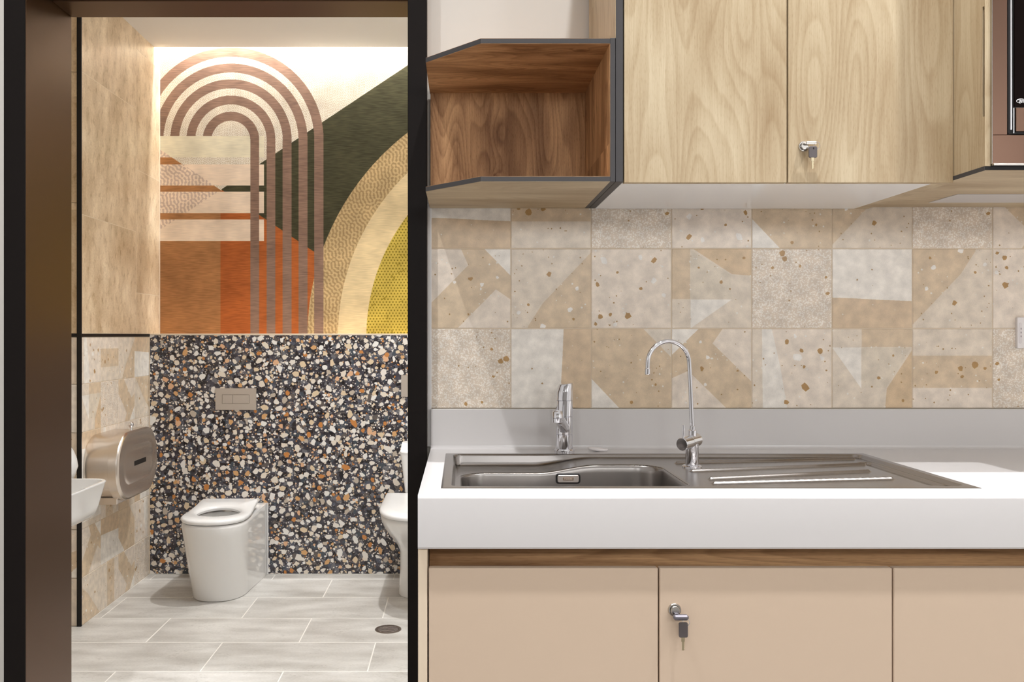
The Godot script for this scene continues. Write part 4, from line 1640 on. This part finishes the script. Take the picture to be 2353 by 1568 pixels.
# ellipse whose points lie in the same directions from its middle as those of another ring
func hole_ring(ring: PackedVector3Array, c: Vector2, rx: float, rz: float, y: float) -> PackedVector3Array:
	var o := PackedVector3Array()
	for p in ring:
		var a := atan2((-p.z - c.y) / rz, (p.x - c.x) / rx)
		o.append(Vector3(c.x + cos(a) * rx, y, -(c.y + sin(a) * rz)))
	return o

func shifted(rings: Array, by: Vector3) -> Array:
	var o := []
	for r in rings:
		var q := PackedVector3Array()
		for p in r:
			q.append(p - by)
		o.append(q)
	return o

func build_junior_toilet() -> void:
	var cx := -1.122
	var base := Vector3(cx, 0, -4.3)
	var t := thing("toilet", "low white toilet with open seat ring backed onto the terrazzo wall", "toilet", base)
	var zb := 4.593
	var rings := []
	for q in [[0.0, 0.121, 4.118, 0.17], [0.004, 0.1235, 4.112, 0.17], [0.08, 0.130, 4.088, 0.17], [0.2, 0.139, 4.052, 0.168], [0.3, 0.146, 4.026, 0.166], [0.345, 0.149, 4.013, 0.165], [0.355, 0.148, 4.015, 0.165], [0.3605, 0.1435, 4.021, 0.165]]:
		rings.append(d_ring(cx, q[1], q[2], zb, q[3], q[0], 0.146))
	var hc := Vector2(cx, 4.215)
	var g := [1, 2, 2, 2, 2, 2, 2]
	for q in [[0.108, 0.14, 0.3605], [0.104, 0.134, 0.352], [0.098, 0.122, 0.30], [0.06, 0.08, 0.22], [0.03, 0.04, 0.19]]:
		rings.append(hole_ring(rings[7], hc, q[0], q[1], q[2]))
		g.append(3 if q[2] > 0.36 else 4)
	var st := begin()
	loft(st, shifted(rings, base), false, true, g)
	part("pan", st, M.ceramic, t)
	# seat ring, a little higher at its hinges
	var outline := PackedVector3Array()
	var right := [[0.0, 4.008], [0.05, 4.014], [0.09, 4.034], [0.122, 4.066], [0.143, 4.11], [0.150, 4.165], [0.149, 4.22], [0.145, 4.28], [0.140, 4.335], [0.1375, 4.38], [0.1365, 4.42], [0.133, 4.437], [0.123, 4.446], [0.09, 4.449], [0.045, 4.45], [0.0, 4.45]]
	var fine := []
	for k in right.size() - 1:
		for s in 3:
			fine.append([lerpf(right[k][0], right[k + 1][0], s / 3.0), lerpf(right[k][1], right[k + 1][1], s / 3.0)])
	for q in fine:
		outline.append(Vector3(cx + q[0], 0, -q[1]))
	for k in range(fine.size() - 1, 0, -1):
		outline.append(Vector3(cx - fine[k][0], 0, -fine[k][1]))
	var lift := func(r: PackedVector3Array, y: float, grow: float, h: Vector2) -> PackedVector3Array:
		var o := PackedVector3Array()
		for p in r:
			var v := Vector2(p.x - h.x, -p.z - h.y)
			v = v * (1.0 + grow / v.length())
			var zz := h.y + v.y
			o.append(Vector3(h.x + v.x, y + 0.022 * smoothstep(4.2, 4.46, zz), -zz))
		return o
	var sc := Vector2(cx, 4.215)
	var hole := hole_ring(outline, sc, 0.098, 0.100, 0)
	var sr := []
	for q in [[outline, 0.3655, -0.004], [outline, 0.372, 0.0], [outline, 0.381, -0.001], [outline, 0.3865, -0.009], [hole, 0.3875, 0.014], [hole, 0.3845, 0.004], [hole, 0.376, 0.0], [hole, 0.3655, 0.003], [outline, 0.3655, -0.004]]:
		sr.append(lift.call(q[0], q[1], q[2], sc))
	st = begin()
	loft(st, shifted(sr, base), false, false, [1, 1, 1, 1, 1, 1, 2, 3])
	part("seat", st, M.seat, t)
	for s in [-1.0, 1.0]:
		st = begin()
		box(st, Vector3(cx + s * 0.07, 0.378, -4.44) - base, Vector3(0.04, 0.036, 0.03), 0.006)
		part("hinge", st, M.seat, t)
	# silicone seam along the wall
	for s in [-1.0, 1.0]:
		st = begin()
		box(st, Vector3(cx + s * 0.147, 0.18, -4.5915) - base, Vector3(0.006, 0.358, 0.006), 0.002)
		part("seam", st, M.seat, t)

func build_tall_toilet() -> void:
	var cx := -0.186
	var base := Vector3(cx, 0, -4.3)
	var t := thing("toilet", "tall white toilet with closed lid and pedestal beside the door frame", "toilet", base)
	var rings := []
	for q in [[0.0, 0.108, 4.155, 0.12, 4.592], [0.005, 0.1095, 4.152, 0.12, 4.592], [0.12, 0.104, 4.168, 0.12, 4.592], [0.2, 0.105, 4.165, 0.125, 4.592], [0.24, 0.120, 4.125, 0.15, 4.58], [0.29, 0.147, 4.03, 0.2, 4.56], [0.34, 0.167, 3.93, 0.24, 4.54], [0.385, 0.177, 3.862, 0.26, 4.53], [0.405, 0.179, 3.852, 0.262, 4.53], [0.412, 0.174, 3.858, 0.262, 4.525]]:
		rings.append(d_ring(cx, q[1], q[2], q[4], q[3], q[0]))
	var st := begin()
	loft(st, shifted(rings, base), false, true, [1, 2, 2, 2, 2, 2, 2, 2, 2])
	part("pan", st, M.ceramic, t)
	var lid := []
	for q in [[0.416, 0.172, 3.85, 4.44], [0.4175, 0.181, 3.838, 4.446], [0.428, 0.183, 3.835, 4.447], [0.436, 0.176, 3.845, 4.44], [0.442, 0.14, 3.90, 4.40], [0.444, 0.07, 4.0, 4.3]]:
		lid.append(d_ring(cx, q[1], q[2], q[3], minf(0.27, (q[3] - q[2]) * 0.5), q[0]))
	st = begin()
	loft(st, shifted(lid, base), true, true, [1, 2, 2, 2, 2])
	part("lid", st, M.seat, t)
	# narrow cistern tapering downwards, lid rising to the wall
	st = begin()
	var cr := []
	for q in [[0.43, 0.094, 4.478], [0.50, 0.101, 4.47], [0.60, 0.113, 4.462], [0.624, 0.1165, 4.458]]:
		var r := PackedVector3Array()
		for p in rounded(2.0, 2.0, 0.25, 5):
			r.append(Vector3(cx + p.x * q[1], q[0], -lerpf(q[2], 4.592, (1.0 - p.y) / 2)))
		cr.append(r)
	loft(st, shifted(cr, base), true, true, [1, 1, 1])
	part("cistern", st, M.ceramic, t)
	st = begin()
	var lr := []
	for q in [[0.625, 0.1165, 0.0, 0.0], [0.632, 0.118, 0.002, 0.004], [0.640, 0.114, 0.012, 0.03]]:
		var r := PackedVector3Array()
		for p in rounded(2.0, 2.0, 0.25, 5):
			var back: float = (1.0 - p.y) / 2
			r.append(Vector3(cx + p.x * q[1], q[0] + back * q[3], -lerpf(4.456 + q[2], 4.592, back)))
		lr.append(r)
	loft(st, shifted(lr, base), true, true, [1, 2])
	part("cistern_lid", st, M.ceramic, t)

func flush_plate(x0: float, y0: float, label: String) -> void:
	var t := thing("flush_plate", label, "flush plate", Vector3(x0, y0, -ZT), "flush plates on the terrazzo wall")
	var st := begin()
	# frame round the button opening, and a back plate deep in it
	box(st, Vector3(0.0165, 0.054, 0.0045), Vector3(0.033, 0.108, 0.009), 0.0)
	box(st, Vector3(0.187, 0.054, 0.0045), Vector3(0.034, 0.108, 0.009), 0.0)
	box(st, Vector3(0.1015, 0.0153, 0.0045), Vector3(0.137, 0.0306, 0.009), 0.0)
	box(st, Vector3(0.1015, 0.0922, 0.0045), Vector3(0.137, 0.0316, 0.009), 0.0)
	box(st, Vector3(0.1015, 0.0535, 0.001), Vector3(0.137, 0.046, 0.002), 0.0)
	part("plate", st, M.plate, t)
	for q in [[0.0345, 0.0515], [0.0875, 0.0810]]:
		st = begin()
		box(st, Vector3(q[0] + q[1] / 2, 0.0535, 0.0056), Vector3(q[1], 0.043, 0.0072), 0.0004)
		part("button", st, M.plate, t)

func build_washroom_fittings() -> void:
	var s := ZT / F
	flush_plate((496.0 - VX) * s, EYE - (942.0 - VY) * s, "grey two-button flush plate above the low toilet")
	flush_plate((922.0 - VX) * s, EYE - (912.0 - VY) * s, "grey two-button flush plate above the tall toilet, partly behind the door frame")
	# floor drain
	var c := Vector3((892.0 - VX) * 3.735 / F, 0.0, -3.735)
	var t := thing("floor_drain", "round steel floor drain grate in the washroom floor tiles", "drain", c)
	var st := begin()
	lathe(st, [Vector2(0.054, 0.0), Vector2(0.053, 0.0022), Vector2(0.045, 0.0026), Vector2(0.0405, 0.0018), Vector2(0.0405, 0.0004)], 40, Transform3D.IDENTITY)
	part("rim", st, plain(Color8(150, 138, 130), 0.35, 1.0), t)
	st = begin()
	lathe(st, [Vector2(0.0003, 0.0004), Vector2(0.0405, 0.0004)], 32, Transform3D.IDENTITY)
	part("sump", st, M.black, t)
	for k in 7:
		var z := (k - 3) * 0.0112
		var half := sqrt(0.0405 * 0.0405 - z * z)
		st = begin()
		box(st, Vector3(0, 0.0014, z), Vector3(half * 2, 0.0016, 0.0048), 0.0004)
		var bar := part("bar", st, plain(Color8(140, 126, 118), 0.38, 1.0), t)
		bar.rotation.y = 0.1
	# jumbo paper dispenser on the tiled side wall
	var zn := 3.783
	var zf := 4.275
	var y0 := 0.497
	var y1 := 0.787
	var mid := Vector3(XL, (y0 + y1) / 2, -(zn + zf) / 2)
	t = thing("paper_dispenser", "stainless steel double paper roll dispenser on the tiled side wall", "dispenser", mid)
	var ring := func(x: float, inset: float) -> PackedVector3Array:
		var r := PackedVector3Array()
		for p in rounded(zf - zn - 2 * inset, y1 - y0 - 2 * inset, 0.135 - inset, 10):
			r.append(Vector3(x, p.y, p.x))
		return r
	st = begin()
	loft(st, [ring.call(0.0, 0.012), ring.call(0.002, 0.010), ring.call(0.104, 0.010)], true, false, [1, 2])
	part("body", st, M.dispenser, t)
	st = begin()
	loft(st, [ring.call(0.103, 0.002), ring.call(0.104, 0.0), ring.call(0.138, 0.0), ring.call(0.145, 0.003), ring.call(0.1485, 0.010), ring.call(0.1488, 0.055), ring.call(0.1470, 0.062), ring.call(0.1470, 0.066), ring.call(0.1492, 0.072), ring.call(0.1494, 0.09)], true, true, [1, 2, 3, 3, 4, 4, 4, 4, 4])
	part("cover", st, M.dispenser, t)
	st = begin()
	box(st, Vector3(0.1496, 0.0, -0.012), Vector3(0.001, 0.021, 0.145), 0.0003)
	var slot := part("level_slot", st, M.black, t)
	slot.position = Vector3(0, 0.002, 0)
	st = begin()
	lathe(st, [Vector2(0.0003, 0.0), Vector2(0.009, 0.0), Vector2(0.008, 0.006), Vector2(0.0055, 0.009), Vector2(0.009, 0.013), Vector2(0.0125, 0.022), Vector2(0.011, 0.03), Vector2(0.006, 0.034), Vector2(0.0003, 0.035)], 26, Transform3D(Basis.IDENTITY, Vector3(0.118, (y1 - y0) / 2 - 0.001, 0.015)), [1, 2, 2, 2, 2, 2, 2, 2])
	part("lock_knob", st, M.chrome, t)
	st = begin()
	box(st, Vector3(0.07, -(y1 - y0) / 2 + 0.001, 0.10), Vector3(0.085, 0.03, 0.12), 0.004)
	part("paper_mouth", st, M.dispenser, t)

func build_basin() -> void:
	var x0 := -1.64
	var x1 := -1.207
	var zn := 2.70
	var zf := 3.15
	var yr := 0.7075
	var c := Vector3(x0, yr, -(zn + zf) / 2)
	var t := thing("wash_basin", "white ceramic wall basin with rounded corner behind the door jamb", "basin", c)
	var ring := func(inset: float, y: float, r: float) -> PackedVector3Array:
		var o := PackedVector3Array()
		for p in rounded(x1 - x0 - inset, zf - zn - 2 * inset, r, 8):
			o.append(Vector3((x1 - x0 - inset) / 2 + p.x, y, p.y))
		return o
	var inner := func(inset: float, y: float, r: float) -> PackedVector3Array:
		var o := PackedVector3Array()
		for p in rounded(x1 - x0 - inset - 0.09, zf - zn - 2 * inset, r, 8):
			o.append(Vector3(0.09 + (x1 - x0 - inset - 0.09) / 2 + p.x, y, p.y))
		return o
	var st := begin()
	loft(st, [ring.call(0.075, -0.1235, 0.04), ring.call(0.045, -0.122, 0.05), ring.call(0.026, -0.108, 0.055), ring.call(0.018, -0.08, 0.055), ring.call(0.002, -0.006, 0.055), ring.call(0.0, -0.003, 0.055), ring.call(0.003, 0.0, 0.053), inner.call(0.011, -0.0005, 0.045), inner.call(0.014, -0.004, 0.043), inner.call(0.03, -0.07, 0.06), inner.call(0.07, -0.088, 0.05)], true, true, [1, 1, 1, 1, 1, 1, 2, 3, 3, 3])
	part("bowl", st, M.ceramic, t)
	st = begin()
	lathe(st, [Vector2(0.0003, -0.0875), Vector2(0.02, -0.0875), Vector2(0.021, -0.085), Vector2(0.015, -0.084), Vector2(0.0003, -0.086)], 24, Transform3D(Basis.IDENTITY, Vector3(0.24, 0, 0)))
	part("waste", st, M.chrome, t)
	st = begin()
	tube(st, [Vector3(0.045, -0.002, 0), Vector3(0.045, 0.07, 0), Vector3(0.05, 0.085, 0), Vector3(0.065, 0.092, 0), Vector3(0.14, 0.088, 0), Vector3(0.15, 0.08, 0)], [0.02, 0.02, 0.018, 0.014, 0.012, 0.011], 20)
	part("tap", st, M.chrome, t)
	# curved ceramic fixture hanging further along the same wall
	var z := 3.5
	var f := thing("wall_fixture", "white curved ceramic fixture on the tiled wall beyond the basin", "fixture", Vector3(-1.64, 0.575, -z))
	st = begin()
	var rings := []
	for q in [[0.0, 0.05, 0.06], [0.03, 0.10, 0.10], [0.075, 0.148, 0.13], [0.12, 0.163, 0.135], [0.15, 0.158, 0.13], [0.18, 0.146, 0.125], [0.21, 0.126, 0.11], [0.232, 0.10, 0.095], [0.245, 0.06, 0.07]]:
		var r := PackedVector3Array()
		for k in 25:
			var a := -PI / 2 + PI * k / 24.0
			r.append(Vector3(maxf(cos(a), 0.0) * q[1] + 0.0005, q[0], sin(a) * q[2]))
		rings.append(r)
	loft(st, rings, true, true)
	part("shell", st, M.ceramic, f)
